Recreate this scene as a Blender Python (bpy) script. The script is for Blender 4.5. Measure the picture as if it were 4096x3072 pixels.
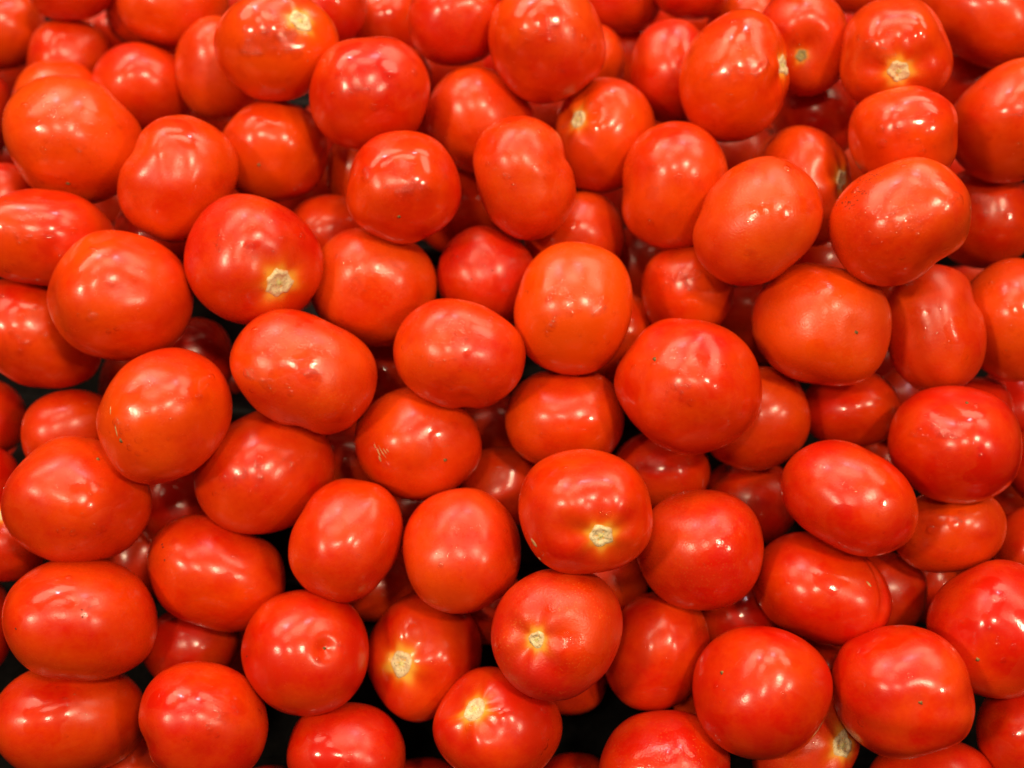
import bpy, math, random
import numpy as np
from mathutils import Vector, Matrix, Quaternion

for o in list(bpy.data.objects):
    bpy.data.objects.remove(o)
scene = bpy.context.scene
COL = scene.collection

# ------------------------------------------------------------------ camera
PILE = Vector((0.0, 0.0, 0.90))           # middle of the pile surface
TILT = math.radians(30)                    # camera looks down, 30 degrees off vertical
CAM_ROT = Matrix.Rotation(TILT, 3, 'X')
cam_data = bpy.data.cameras.new('camera')
cam = bpy.data.objects.new('camera', cam_data)
COL.objects.link(cam)
cam.rotation_euler = (TILT, 0, 0)
cam.location = PILE + CAM_ROT @ Vector((0, 0, 0.52))
cam_data.sensor_width = 36
cam_data.lens = 35
cam_data.clip_start = 0.01
cam_data.clip_end = 50
cam_data.dof.use_dof = True
cam_data.dof.focus_distance = 0.475
cam_data.dof.aperture_fstop = 3.6
scene.camera = cam

# ------------------------------------------------------------------ light: shop ceiling lamps
world = bpy.data.worlds.new('World')
scene.world = world
world.use_nodes = True
bg = world.node_tree.nodes['Background']
bg.inputs[0].default_value = (1.0, 0.70, 0.50, 1)
bg.inputs[1].default_value = 0.02

def lamp(name, direction, dist, power, size, color, sy=None):
    """ceiling lamp; direction is seen from the pile: (right, towards image top, towards viewer)"""
    d = (CAM_ROT @ Vector(direction)).normalized()
    ld = bpy.data.lights.new(name, 'AREA')
    ld.shape = 'DISK' if sy is None else 'ELLIPSE'
    ld.size = size
    if sy is not None:
        ld.size_y = sy
    ld.energy = power
    ld.color = color
    o = bpy.data.objects.new(name, ld)
    COL.objects.link(o)
    o.location = PILE + d * dist
    o.rotation_euler = (-d).to_track_quat('-Z', 'Y').to_euler()
    return o

WARM = (1.0, 0.80, 0.53)
COOL = (1.0, 0.72, 0.86)
for dx, dy, dz, p, sz in ((-.62, .14, .77, 11, .25), (-.16, .26, .95, 6., .18), (.30, .34, .89, 12, .24), (.60, .10, .79, 6., .18)):
    lamp('ceiling_spotlight', (dx, dy, dz), 2.0, p * 1.15, sz * .85, WARM)
for dx, dy, dz, p in ((-.30, .88, .36, 3.2), (.16, .92, .33, 3.2)):
    lamp('ceiling_tube', (dx, dy, dz), 2.2, p, .16, COOL)
for dx, dy, dz, p, w, h in ((-.62, .80, .42, 6.0, .85, .50), (.02, .84, .54, 5.0, .60, .42), (.58, .78, .50, 5.5, .75, .45),
                            (-.34, .97, .22, 5.0, .80, .45), (.36, .97, .16, 5.0, .80, .45), (-.28, .66, .72, 3.0, .55, .35)):
    lamp('ceiling_panel', (dx, dy, dz), 1.6, p * .80, w, (1.0, .77, .52), h)

scene.view_settings.view_transform = 'Standard'
scene.view_settings.look = 'None'
scene.view_settings.exposure = 0.12
scene.view_settings.gamma = 1.0
scene.view_settings.use_curve_mapping = False
scene.render.engine = 'CYCLES'
scene.cycles.max_bounces = 4
scene.cycles.diffuse_bounces = 2
scene.cycles.glossy_bounces = 2
scene.cycles.transparent_max_bounces = 12

# ------------------------------------------------------------------ materials
class NT:
    def __init__(self, name):
        self.m = bpy.data.materials.new(name)
        self.m.use_nodes = True
        self.t = self.m.node_tree
        self.t.nodes.clear()
        self.out = self.t.nodes.new('ShaderNodeOutputMaterial')
    def n(self, kind, **kw):
        nd = self.t.nodes.new('ShaderNode' + kind)
        for k, v in kw.items():
            if k in nd.inputs.keys():
                self.set(nd.inputs[k], v)
            else:
                setattr(nd, k, v)
        return nd
    def set(self, sock, v):
        if isinstance(v, bpy.types.NodeSocket):
            self.t.links.new(v, sock)
        else:
            sock.default_value = v
    def math(self, op, a, b=0.0, clamp=False):
        nd = self.t.nodes.new('ShaderNodeMath'); nd.operation = op; nd.use_clamp = clamp
        self.set(nd.inputs[0], a); self.set(nd.inputs[1], b)
        return nd.outputs[0]
    def mix(self, f, a, b):
        nd = self.t.nodes.new('ShaderNodeMix'); nd.data_type = 'RGBA'
        self.set(nd.inputs[0], f); self.set(nd.inputs[6], a); self.set(nd.inputs[7], b)
        return nd.outputs[2]
    def rng(self, v, a, b, c, d, smooth=True):
        nd = self.t.nodes.new('ShaderNodeMapRange')
        if smooth: nd.interpolation_type = 'SMOOTHSTEP'
        self.set(nd.inputs[0], v)
        for i, x in enumerate((a, b, c, d)): self.set(nd.inputs[i + 1], x)
        return nd.outputs[0]

def skin_material():
    g = NT('tomato_skin')
    tc = g.n('TexCoord')
    oi = g.n('ObjectInfo')
    seed = g.math('MULTIPLY', oi.outputs['Random'], 37.0)
    vec = g.n('VectorMath', operation='ADD')
    g.set(vec.inputs[0], tc.outputs['Object']); g.set(vec.inputs[1], seed)
    vec = vec.outputs[0]
    def noise(scale, detail=2.0, rough=.5, off=0.0):
        return g.n('TexNoise', Vector=vec, Scale=scale, Detail=detail, Roughness=rough).outputs[0]
    def attr(name, kind='OBJECT'):
        return g.n('Attribute', attribute_name=name, attribute_type=kind).outputs['Fac']
    hue, satin, wet = attr('ripeness'), attr('satin'), attr('wetness')
    halo = attr('halo', 'GEOMETRY')
    n1 = noise(28, 2, .5)
    n2 = noise(81, 2, .55)
    f = g.math('ADD', hue, g.math('MULTIPLY', g.math('SUBTRACT', n1, .5), 1.6))
    f = g.math('ADD', f, g.math('MULTIPLY', g.math('SUBTRACT', n2, .5), .6))
    fine = noise(360, 3, .7)
    f = g.math('ADD', f, g.math('MULTIPLY', g.math('SUBTRACT', fine, .5), .55), True)
    col = g.mix(f, (.62, .009, .0004, 1), (.82, .070, .0006, 1))
    # slightly darker bruised blotches and rubbed marks
    blot = g.rng(noise(47, 2, .6), .60, .72, 0, .35)
    col = g.mix(blot, col, (.50, .008, .0006, 1))
    # fine pale pores
    vo = g.n('TexVoronoi', Vector=vec, Scale=720.0, Randomness=1.0)
    pore = g.rng(vo.outputs['Distance'], .10, .30, 1.0, 0.0)
    pk = g.math('MULTIPLY', pore, g.math('MULTIPLY', g.rng(noise(61, 1, .5), .40, .65, .1, 1.0), g.math('MULTIPLY', satin, .34)))
    col = g.mix(pk, col, (.90, .26, .05, 1))
    col = g.mix(g.rng(halo, 0, .8, 0, 1), col, g.mix(g.rng(halo, .35, .9, 0, 1), (.84, .13, .004, 1), (.90, .44, .05, 1)))
    # water-rubbed areas are glossier than the waxy bloom
    wetm = g.rng(g.math('ADD', noise(37, 2, .55), g.math('MULTIPLY', wet, .12)), .56, .60, 0, 1)
    bloom = g.math('MULTIPLY', g.math('SUBTRACT', 1.0, wetm), g.rng(noise(53, 2, .6), .35, .65, .01, .10))
    col = g.mix(bloom, col, (.82, .11, .008, 1))
    dust = noise(127, 3, .65)
    rough = g.math('ADD', g.rng(dust, .3, .7, .36, .48), g.math('MULTIPLY', satin, .06))
    rough = g.math('SUBTRACT', rough, g.math('MULTIPLY', wetm, .08))
    crough = g.math('ADD', g.rng(dust, .3, .75, .15, .27), g.math('MULTIPLY', satin, .06))
    crough = g.math('ADD', crough, g.math('MULTIPLY', g.math('FRACT', g.math('MULTIPLY', oi.outputs['Random'], 7.3)), .08))
    crough = g.math('MULTIPLY', crough, g.rng(wetm, 0, 1, 1, .45, False))
    b1 = g.n('Bump', Strength=g.math('ADD', .05, g.math('MULTIPLY', satin, .16)), Distance=.0004, Height=noise(900, 1, .6))
    b2 = g.n('Bump', Strength=.12, Distance=.0030, Height=noise(67, 1, .45), Normal=b1.outputs[0])
    b3 = b2
    bs = g.n('BsdfPrincipled')
    for k, v in (('Base Color', col), ('Roughness', rough), ('IOR', 1.42), ('Specular IOR Level', .16), ('Coat Weight', .88), ('Coat Roughness', crough),
                 ('Coat IOR', 1.5), ('Normal', b3.outputs[0]), ('Coat Normal', b3.outputs[0])):
        g.set(bs.inputs[k], v)
    g.t.links.new(bs.outputs[0], g.out.inputs[0])
    return g.m

def cork_material():
    g = NT('stem_scar_cork')
    tc = g.n('TexCoord')
    a = g.n('TexNoise', Vector=tc.outputs['Object'], Scale=380.0, Detail=4.0, Roughness=.65).outputs[0]
    b = g.n('TexNoise', Vector=tc.outputs['Object'], Scale=900.0, Detail=2.0, Roughness=.6).outputs[0]
    rim = g.n('Attribute', attribute_name='rim', attribute_type='GEOMETRY').outputs['Fac']
    green = g.n('Attribute', attribute_name='green', attribute_type='OBJECT').outputs['Fac']
    col = g.mix(g.rng(a, .35, .65, 0, 1), (.84, .74, .44, 1), (.74, .54, .32, 1))
    col = g.mix(g.rng(b, .55, .70, 0, .65), col, (.28, .20, .06, 1))
    col = g.mix(g.math('MULTIPLY', green, .7), col, (.20, .20, .05, 1))
    core = g.rng(rim, .0, .35, .75, 0)
    col = g.mix(core, col, (.78, .72, .22, 1))
    edge = g.rng(rim, .80, 1.0, 0, .75)
    col = g.mix(edge, col, (.75, .26, .02, 1))
    bp = g.n('Bump', Strength=.7, Distance=.0008, Height=a)
    bs = g.n('BsdfPrincipled')
    for k, v in (('Base Color', col), ('Roughness', .8), ('Normal', bp.outputs[0])):
        g.set(bs.inputs[k], v)
    g.t.links.new(bs.outputs[0], g.out.inputs[0])
    return g.m

def plain(name, c1, c2, rough, scale=600, spec=.3):
    g = NT(name)
    tc = g.n('TexCoord')
    a = g.n('TexNoise', Vector=tc.outputs['Object'], Scale=float(scale), Detail=4.0, Roughness=.6).outputs[0]
    bp = g.n('Bump', Strength=.4, Distance=.0005, Height=a)
    bs = g.n('BsdfPrincipled')
    for k, v in (('Base Color', g.mix(g.rng(a, .35, .65, 0, 1), c1, c2)), ('Roughness', rough), ('Normal', bp.outputs[0]), ('Specular IOR Level', spec)):
        g.set(bs.inputs[k], v)
    g.t.links.new(bs.outputs[0], g.out.inputs[0])
    return g.m

def water_material():
    g = NT('water')
    fr = g.n('Fresnel', IOR=1.40)
    lw = g.n('LayerWeight', Blend=.35)
    tr = g.n('BsdfTransparent', Color=g.mix(g.rng(lw.outputs['Facing'], .25, .75, 0, 1), (.99, .97, .96, 1), (.70, .52, .46, 1)))  # dark rim that refraction gives a drop is put into the edge tint
    gl = g.n('BsdfGlossy', Roughness=.035)
    mx = g.n('MixShader')
    g.set(mx.inputs[0], g.math('MULTIPLY', fr.outputs[0], g.math('SUBTRACT', 1.0, g.n('NewGeometry').outputs['Backfacing']))); g.set(mx.inputs[1], tr.outputs[0]); g.set(mx.inputs[2], gl.outputs[0])
    g.t.links.new(mx.outputs[0], g.out.inputs[0])
    return g.m

SKIN = skin_material()
CORK = cork_material()
SCAB = plain('scab', (.42, .22, .08, 1), (.62, .36, .16, 1), .7)
DOT = plain('blossom_dot', (.10, .06, .02, 1), (.30, .17, .05, 1), .7)
DIRT = plain('dirt', (.05, .012, .006, 1), (.10, .025, .01, 1), .8)
WATER = water_material()
PLASTIC = plain('black_plastic', (.004, .0035, .0035, 1), (.008, .007, .007, 1), .40, 260, .2)

# ------------------------------------------------------------------ black display tray
# its floor slopes down towards the viewer, under the pile
def tray():
    root = bpy.data.objects.new('display_tray', None)
    COL.objects.link(root)
    root['label'] = 'black plastic display tray under the tomatoes, seen through the gaps at the bottom'
    root['category'] = 'tray'
    slope = Matrix.Rotation(math.radians(14), 4, 'X')
    base = PILE + CAM_ROT @ Vector((0, 0, -.128))
    root.matrix_world = Matrix.Translation(base) @ slope
    def box(name, x0, x1, y0, y1, z0, z1, bev=.003):
        import bmesh
        bm = bmesh.new()
        bmesh.ops.create_cube(bm, size=1)
        bmesh.ops.scale(bm, vec=(x1 - x0, y1 - y0, z1 - z0), verts=bm.verts)
        bmesh.ops.translate(bm, vec=((x0 + x1) / 2, (y0 + y1) / 2, (z0 + z1) / 2), verts=bm.verts)
        bmesh.ops.bevel(bm, geom=bm.edges[:], offset=bev, segments=3, affect='EDGES')
        me = bpy.data.meshes.new(name); bm.to_mesh(me); bm.free()
        me.polygons.foreach_set('use_smooth', [True] * len(me.polygons))
        me.materials.append(PLASTIC)
        o = bpy.data.objects.new(name, me); COL.objects.link(o); o.parent = root
        return o
    W, H = .50, .46
    box('tray_floor', -W, W, -H, H, -.006, 0)
    for k in range(7):
        y = -.36 + k * .11
        box('rib', -W + .02, W - .02, y, y + .022, .0005, .010, .004)
    box('side_wall', -W - .008, -W - .001, -H, H, -.006, .07)
    box('side_wall', W + .001, W + .008, -H, H, -.006, .07)
    box('side_wall', -W, W, -H - .008, -H - .001, -.006, .07)
    box('side_wall', -W, W, H + .001, H + .008, -.006, .07)
tray()


# ------------------------------------------------------------------ tomato geometry
def cube_sphere(n):
    """unit directions and quads of a cube blown up to a sphere"""
    idx, P, Q = {}, [], []
    t = np.tan(np.linspace(-math.pi / 4, math.pi / 4, n + 1))
    for ax in range(3):
        for s in (-1, 1):
            g = np.empty((n + 1, n + 1), int)
            for i in range(n + 1):
                for j in range(n + 1):
                    p = [0, 0, 0]; p[ax] = s; p[(ax + 1) % 3] = t[i] * s; p[(ax + 2) % 3] = t[j]
                    k = (round(p[0], 6), round(p[1], 6), round(p[2], 6))
                    if k not in idx:
                        idx[k] = len(P); P.append(p)
                    g[i, j] = idx[k]
            for i in range(n):
                for j in range(n):
                    Q.append((g[i, j], g[i + 1, j], g[i + 1, j + 1], g[i, j + 1]))
    P = np.array(P, float)
    return P / np.linalg.norm(P, axis=1)[:, None], Q

SPH = {n: cube_sphere(n) for n in (16, 28)}

def unit(x, y):
    s = math.hypot(x, y)
    if s > .97: x, y, s = x * .97 / s, y * .97 / s, .97
    return np.array((x, y, math.sqrt(1 - s * s)))

def basis(u):
    a = np.array((1.0, 0, 0)) if abs(u[0]) < .8 else np.array((0, 1.0, 0))
    e1 = a - u * (a @ u); e1 /= np.linalg.norm(e1)
    return e1, np.cross(u, e1)

class Body:
    """closed surface of one tomato: point(direction)"""
    def __init__(self, D, rnd):
        self.D = D
        r = np.array(D['r']) * 1e-4
        n = len(r)
        c = np.fft.rfft(r) / n
        c[14:] = 0
        self.c = c
        th = np.arange(n) * 2 * np.pi / n
        A = np.stack([np.ones(n), np.cos(2 * th), np.sin(2 * th)], 1)
        self.e = np.linalg.lstsq(A, 1 / r ** 2, rcond=None)[0]
        self.d = D['d'] * 1e-4
        self.R = float(r.mean())
        q = np.random.RandomState(rnd)
        self.waves = [(q.normal(size=3) * 2.0, q.uniform(0, 6.28), q.uniform(.006, .014)) for _ in range(4)]
        self.waves += [(q.normal(size=3) * 4.2, q.uniform(0, 6.28), q.uniform(.003, .0065)) for _ in range(4)]
        ax = np.array(D['axis'], float); self.ax = ax / np.linalg.norm(ax)
        self.e1, self.e2 = basis(self.ax)
        self.lk, self.la = D.get('lob', (3 + rnd % 3, .021))
        self.la *= 1.6
        self.lp = q.uniform(0, 6.28)
        self.dents = []
        for (x, y, dep, wa, wb, an) in D.get('dents', []):
            u = unit(x, y)
            a1 = np.array((math.cos(an), math.sin(an), 0.0)); a1 -= u * (a1 @ u); a1 /= np.linalg.norm(a1)
            self.dents.append((u, a1, np.cross(u, a1), dep, wa, wb))
        self.stem = None
        if 'stem' in D:
            u = unit(*D['stem'][:2]); a1, a2 = basis(u)
            self.stem = (u, a1, a2, 4 + rnd % 2, q.uniform(0, 6.28))
            self.dents.append((u, a1, a2, D.get('dip', .05) * 1.3, D['stem'][2] * 1.7 + .12, D['stem'][2] * 1.7 + .12))
    def rt(self, th):
        v = np.full(th.shape, self.c[0].real)
        for k in range(1, 14):
            v = v + 2 * (self.c[k].real * np.cos(k * th) - self.c[k].imag * np.sin(k * th))
        return v
    def point(self, U):
        x, y, z = U[:, 0], U[:, 1], U[:, 2]
        th = np.arctan2(y, x); s = np.clip(np.hypot(x, y), 0, 1)
        el = 1 / np.sqrt(self.e[0] + self.e[1] * np.cos(2 * th) + self.e[2] * np.sin(2 * th))
        re = el + (self.rt(th) - el) * s ** 3
        f = np.ones(len(U))
        c0 = np.abs(np.clip(U @ self.ax, -1, 1)); s0 = np.sqrt(1 - c0 * c0)
        f *= .985 * (c0 ** 2.28 + s0 ** 2.28) ** (-1 / 2.28)
        for (k, p, a) in self.waves:
            f += a * np.sin(U @ k + p)
        ca = np.clip(U @ self.ax, -1, 1)
        psi = np.arctan2(U @ self.e2, U @ self.e1)
        st2 = 1 - ca * ca
        f += self.la * np.cos(self.lk * psi + self.lp) * st2 * (.55 + .45 * ca)
        if self.stem is not None:
            u, a1, a2, k, ph = self.stem
            an = np.arccos(np.clip(U @ u, -1, 1)); ps = np.arctan2(U @ a2, U @ a1)
            f += .026 * (an / .5) ** 2 * np.exp(1 - (an / .5) ** 2) * np.cos(k * ps + ph)
        for (u, a1, a2, dep, wa, wb) in self.dents:
            dv = U - u
            g = (dv @ a1 / wa) ** 2 + (dv @ a2 / wb) ** 2 + (dv @ u) ** 2 / max(wa, wb) ** 2
            f -= dep * np.exp(-g)
        return np.stack([re * x * f, re * y * f, self.d * z * f], 1)
    def normal(self, U):
        A = np.where((np.abs(U[:, :1]) < .8), np.array([[1.0, 0, 0]]), np.array([[0, 1.0, 0]]))
        e1 = A - U * (A * U).sum(1)[:, None]; e1 /= np.linalg.norm(e1, axis=1)[:, None]
        e2 = np.cross(U, e1)
        q = np.concatenate([U + e1 * .01, U - e1 * .01, U + e2 * .01, U - e2 * .01])
        p = self.point(q / np.linalg.norm(q, axis=1)[:, None]).reshape(4, len(U), 3)
        nn = np.cross(p[0] - p[1], p[2] - p[3])
        return nn / np.linalg.norm(nn, axis=1)[:, None]

def patch(body, u0, radius, height, rings=4, seg=14, base=-.0002, edge=-.0002):
    """dome lying on the skin: radius(psi) in radians, height(t) in metres"""
    e1, e2 = basis(u0)
    U, H, Rm, F = [u0], [height(0.0)], [0.0], []
    for k in range(1, rings + 1):
        t = k / rings
        for j in range(seg):
            ps = 2 * math.pi * j / seg
            rr = radius(ps) * t
            U.append(u0 + (e1 * math.cos(ps) + e2 * math.sin(ps)) * math.tan(min(rr, 1.2)))
            H.append(height(t) if k < rings else edge)
            Rm.append(t)
    U = np.array(U); U /= np.linalg.norm(U, axis=1)[:, None]
    P = body.point(U) + body.normal(U) * np.array(H)[:, None]
    for j in range(seg):
        F.append((0, 1 + j, 1 + (j + 1) % seg))
    for k in range(rings - 1):
        a, b = 1 + k * seg, 1 + (k + 1) * seg
        for j in range(seg):
            j2 = (j + 1) % seg
            F.append((a + j, b + j, b + j2, a + j2))
    return P, F, Rm

def mesh_obj(name, P, F, mat, parent=None, rim=None):
    me = bpy.data.meshes.new(name)
    me.from_pydata([tuple(p) for p in P], [], F)
    me.polygons.foreach_set('use_smooth', [True] * len(me.polygons))
    if rim is not None:
        a = me.attributes.new('rim', 'FLOAT', 'POINT'); a.data.foreach_set('value', rim)
    me.materials.append(mat)
    me.update()
    o = bpy.data.objects.new(name, me)
    COL.objects.link(o)
    if parent: o.parent = parent
    return o

def join(lst):
    P, F, R = [], [], []
    for p, f, r in lst:
        k = len(P)
        P += list(p); F += [tuple(i + k for i in q) for q in f]; R += list(r)
    return P, F, R

def wob(rn, amp, ks=(2, 3, 5, 7)):
    co = [(k, rn.uniform(-amp, amp) / (1 + .25 * k), rn.uniform(0, 6.28)) for k in ks]
    return lambda ps: max(.35, 1 + sum(a * math.cos(k * ps + p) for k, a, p in co))

def ellipse(la, lb, an):
    return lambda ps: la * lb / math.sqrt((lb * math.cos(ps - an)) ** 2 + (la * math.sin(ps - an)) ** 2)

def image_angle(u, an):
    """angle in the patch basis of a direction given in the tomato's local x/y plane"""
    e1, e2 = basis(u)
    v = np.array((math.cos(an), math.sin(an), 0.0))
    return math.atan2(v @ e2, v @ e1)

def make_tomato(i, D):
    rn = random.Random(i * 17 + 3)
    b = Body(D, i + 11)
    U, Q = SPH[28 if D['L'] < .75 else 16]
    P = b.point(U)
    me = bpy.data.meshes.new('tomato')
    me.from_pydata(P.tolist(), [], Q)
    me.polygons.foreach_set('use_smooth', [True] * len(me.polygons))
    halo = np.zeros(len(U))
    if 'stem' in D:
        u = unit(*D['stem'][:2]); w = D['stem'][2]
        e1, e2 = basis(u)
        ang = np.arccos(np.clip(U @ u, -1, 1)); ps = np.arctan2(U @ e2, U @ e1)
        ray = .55 + .45 * np.cos(5 * ps + rn.uniform(0, 6)) * np.cos(2 * ps + rn.uniform(0, 6))
        k = 1.0 if D.get('halo') else .85
        halo = k * 1.25 * np.exp(-(ang / (w * (1.10 + .60 * ray))) ** 2 * .9)
    if 'groove' in D:
        u, a1, a2, dep, wa, wb = b.dents[D['groove']]
        dv = U - u
        halo = np.maximum(halo, .8 * np.exp(-(dv @ a1 / (wa * .6)) ** 2 - (dv @ a2 / (wb * .8)) ** 2 - (dv @ u) ** 2 / wa ** 2) * (D['groove_yellow']))
    at = me.attributes.new('halo', 'FLOAT', 'POINT'); at.data.foreach_set('value', np.clip(halo, 0, 1))
    me.materials.append(SKIN)
    me.update()
    o = bpy.data.objects.new('tomato', me)
    COL.objects.link(o)
    o.location = D['loc']
    o.rotation_mode = 'QUATERNION'
    o.rotation_quaternion = D['q']
    o['label'] = D['label']; o['category'] = 'tomato'; o['group'] = D['group']
    o['ripeness'] = float(D['hue']); o['satin'] = float(D.get('satin', .15)); o['wetness'] = float(D.get('wet', 0))
    R = b.R
    if 'stem' in D:
        u = unit(*D['stem'][:2]); w = D['stem'][2]
        wb_ = wob(rn, .20, (2, 3, 5))
        if D.get('star'):
            rad = lambda ps: w * (.92 + .16 * abs(math.cos(3.5 * ps)) ** 6 + .05 * math.cos(3 * ps + 1))
        else:
            rad = lambda ps: w * wb_(ps)
        hgt = lambda t: R * (.004 + .020 * math.exp(-((t - .68) / .18) ** 2) + .014 * math.exp(-(t / .18) ** 2)) + rn.uniform(-1, 1) * R * .012
        p, f, rm = patch(b, u, rad, hgt, 9, 36, edge=-R * .012)
        s = mesh_obj('stem_scar', p, f, CORK, o, rm)
        s['label'] = 'greenish brown corky stem scar' if D.get('green') else 'pale cream corky stem scar'
        s['green'] = float(D.get('green', 0))
    if 'tip' in D:
        u = unit(*D['tip']); wb_ = wob(rn, .45, (2, 3, 4))
        p, f, rm = patch(b, u, lambda ps: .034 * wb_(ps), lambda t: R * .022 * (1 - t * t), 3, 10)
        s = mesh_obj('blossom_tip', p, f, DOT, o)
        s['label'] = 'tiny brown blossom tip'
    for (x, y, la, lb, an) in D.get('scabs', []):
        u = unit(x, y); el = ellipse(la, lb, image_angle(u, an)); wb_ = wob(rn, .2)
        p, f, rm = patch(b, u, lambda ps: el(ps) * wb_(ps), lambda t: .0003 - .0002 * (1 - t), 3, 22)
        s = mesh_obj('scab', p, f, SCAB, o)
        s['label'] = 'dry brown scab in the skin'
    if D.get('scratch'):
        L = []
        for (x, y, la, lb, an) in D['scratch']:
            u = unit(x, y); el = ellipse(la, lb, image_angle(u, an)); wb_ = wob(rn, .5)
            L.append(patch(b, u, lambda ps: el(ps) * wb_(ps), lambda t: .00025, 2, 20))
        p, f, rm = join(L)
        s = mesh_obj('scratch', p, f, SCAB, o); s['label'] = 'thin brown scratch marks'; s['kind'] = 'stuff'
    L = []
    for (x, y, sz) in D.get('specks', []):
        u = unit(x, y); wb_ = wob(rn, .6)
        L.append(patch(b, u, lambda ps: sz * wb_(ps), lambda t: .0003, 2, 9))
    for (x, y) in D.get('dirt', []):
        for _ in range(26):
            u = unit(x + rn.gauss(0, .07), y + rn.gauss(0, .05)); wb_ = wob(rn, .7); sz = rn.uniform(.004, .013)
            el = ellipse(sz * 1.6, sz * .6, image_angle(u, .6 + rn.gauss(0, .5)))
            L.append(patch(b, u, lambda ps: el(ps) * wb_(ps), lambda t: .00015, 2, 9))
    if L:
        p, f, rm = join(L)
        s = mesh_obj('dirt_specks', p, f, DIRT, o); s['label'] = 'small dark specks on the skin'; s['kind'] = 'stuff'
    # beads and puddles of water
    L = []
    nd = D.get('drops', 1 if D['L'] < .5 else 0)
    for _ in range(int(nd * 2.6)):
        cx, cy = rn.gauss(-.05, .35), rn.gauss(.15, .33)
        for _ in range(rn.choice((1, 1, 2, 4))):
            x, y = cx + rn.gauss(0, .09), cy + rn.gauss(0, .06)
            if math.hypot(x, y) > .9: continue
            u = unit(x, y); sz = rn.choice((.0006, .0008, .0010, .0013, .0016, .0021)) / R; wb_ = wob(rn, .18, (2, 3))
            h = sz * R * rn.uniform(.24, .45)
            L.append(patch(b, u, lambda ps: sz * wb_(ps), lambda t: h * math.sqrt(max(0, 1 - t * t)) + 2e-5, 4, 12, edge=-.0001))
    for _ in range(2 * D.get('films', 0)):
        x, y = rn.gauss(0, .30), rn.gauss(.16, .13)
        for _ in range(rn.choice((1, 2, 3))):
            x2, y2 = x + rn.gauss(0, .08), y + rn.gauss(0, .08)
            if math.hypot(x2, y2) > .88: continue
            u = unit(x2, y2); sz = rn.uniform(.0014, .0048) / R; wb_ = wob(rn, .75, (1, 2, 3, 5, 7))
            el = ellipse(sz, sz * rn.uniform(.3, .7), rn.uniform(0, 3.14))
            h = rn.uniform(.0003, .0007)
            ph = rn.uniform(0, 6)
            L.append(patch(b, u, lambda ps: el(ps) * wb_(ps), lambda t: h * (1 - t ** 4) * (1 + .3 * math.sin(5 * t + ph)) + 3e-5, 5, 26, edge=-.0001))
    if L:
        p, f, rm = join(L)
        s = mesh_obj('water_drops', p, f, WATER, o); s['label'] = 'clear water drops'; s['kind'] = 'stuff'
    return o

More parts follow.
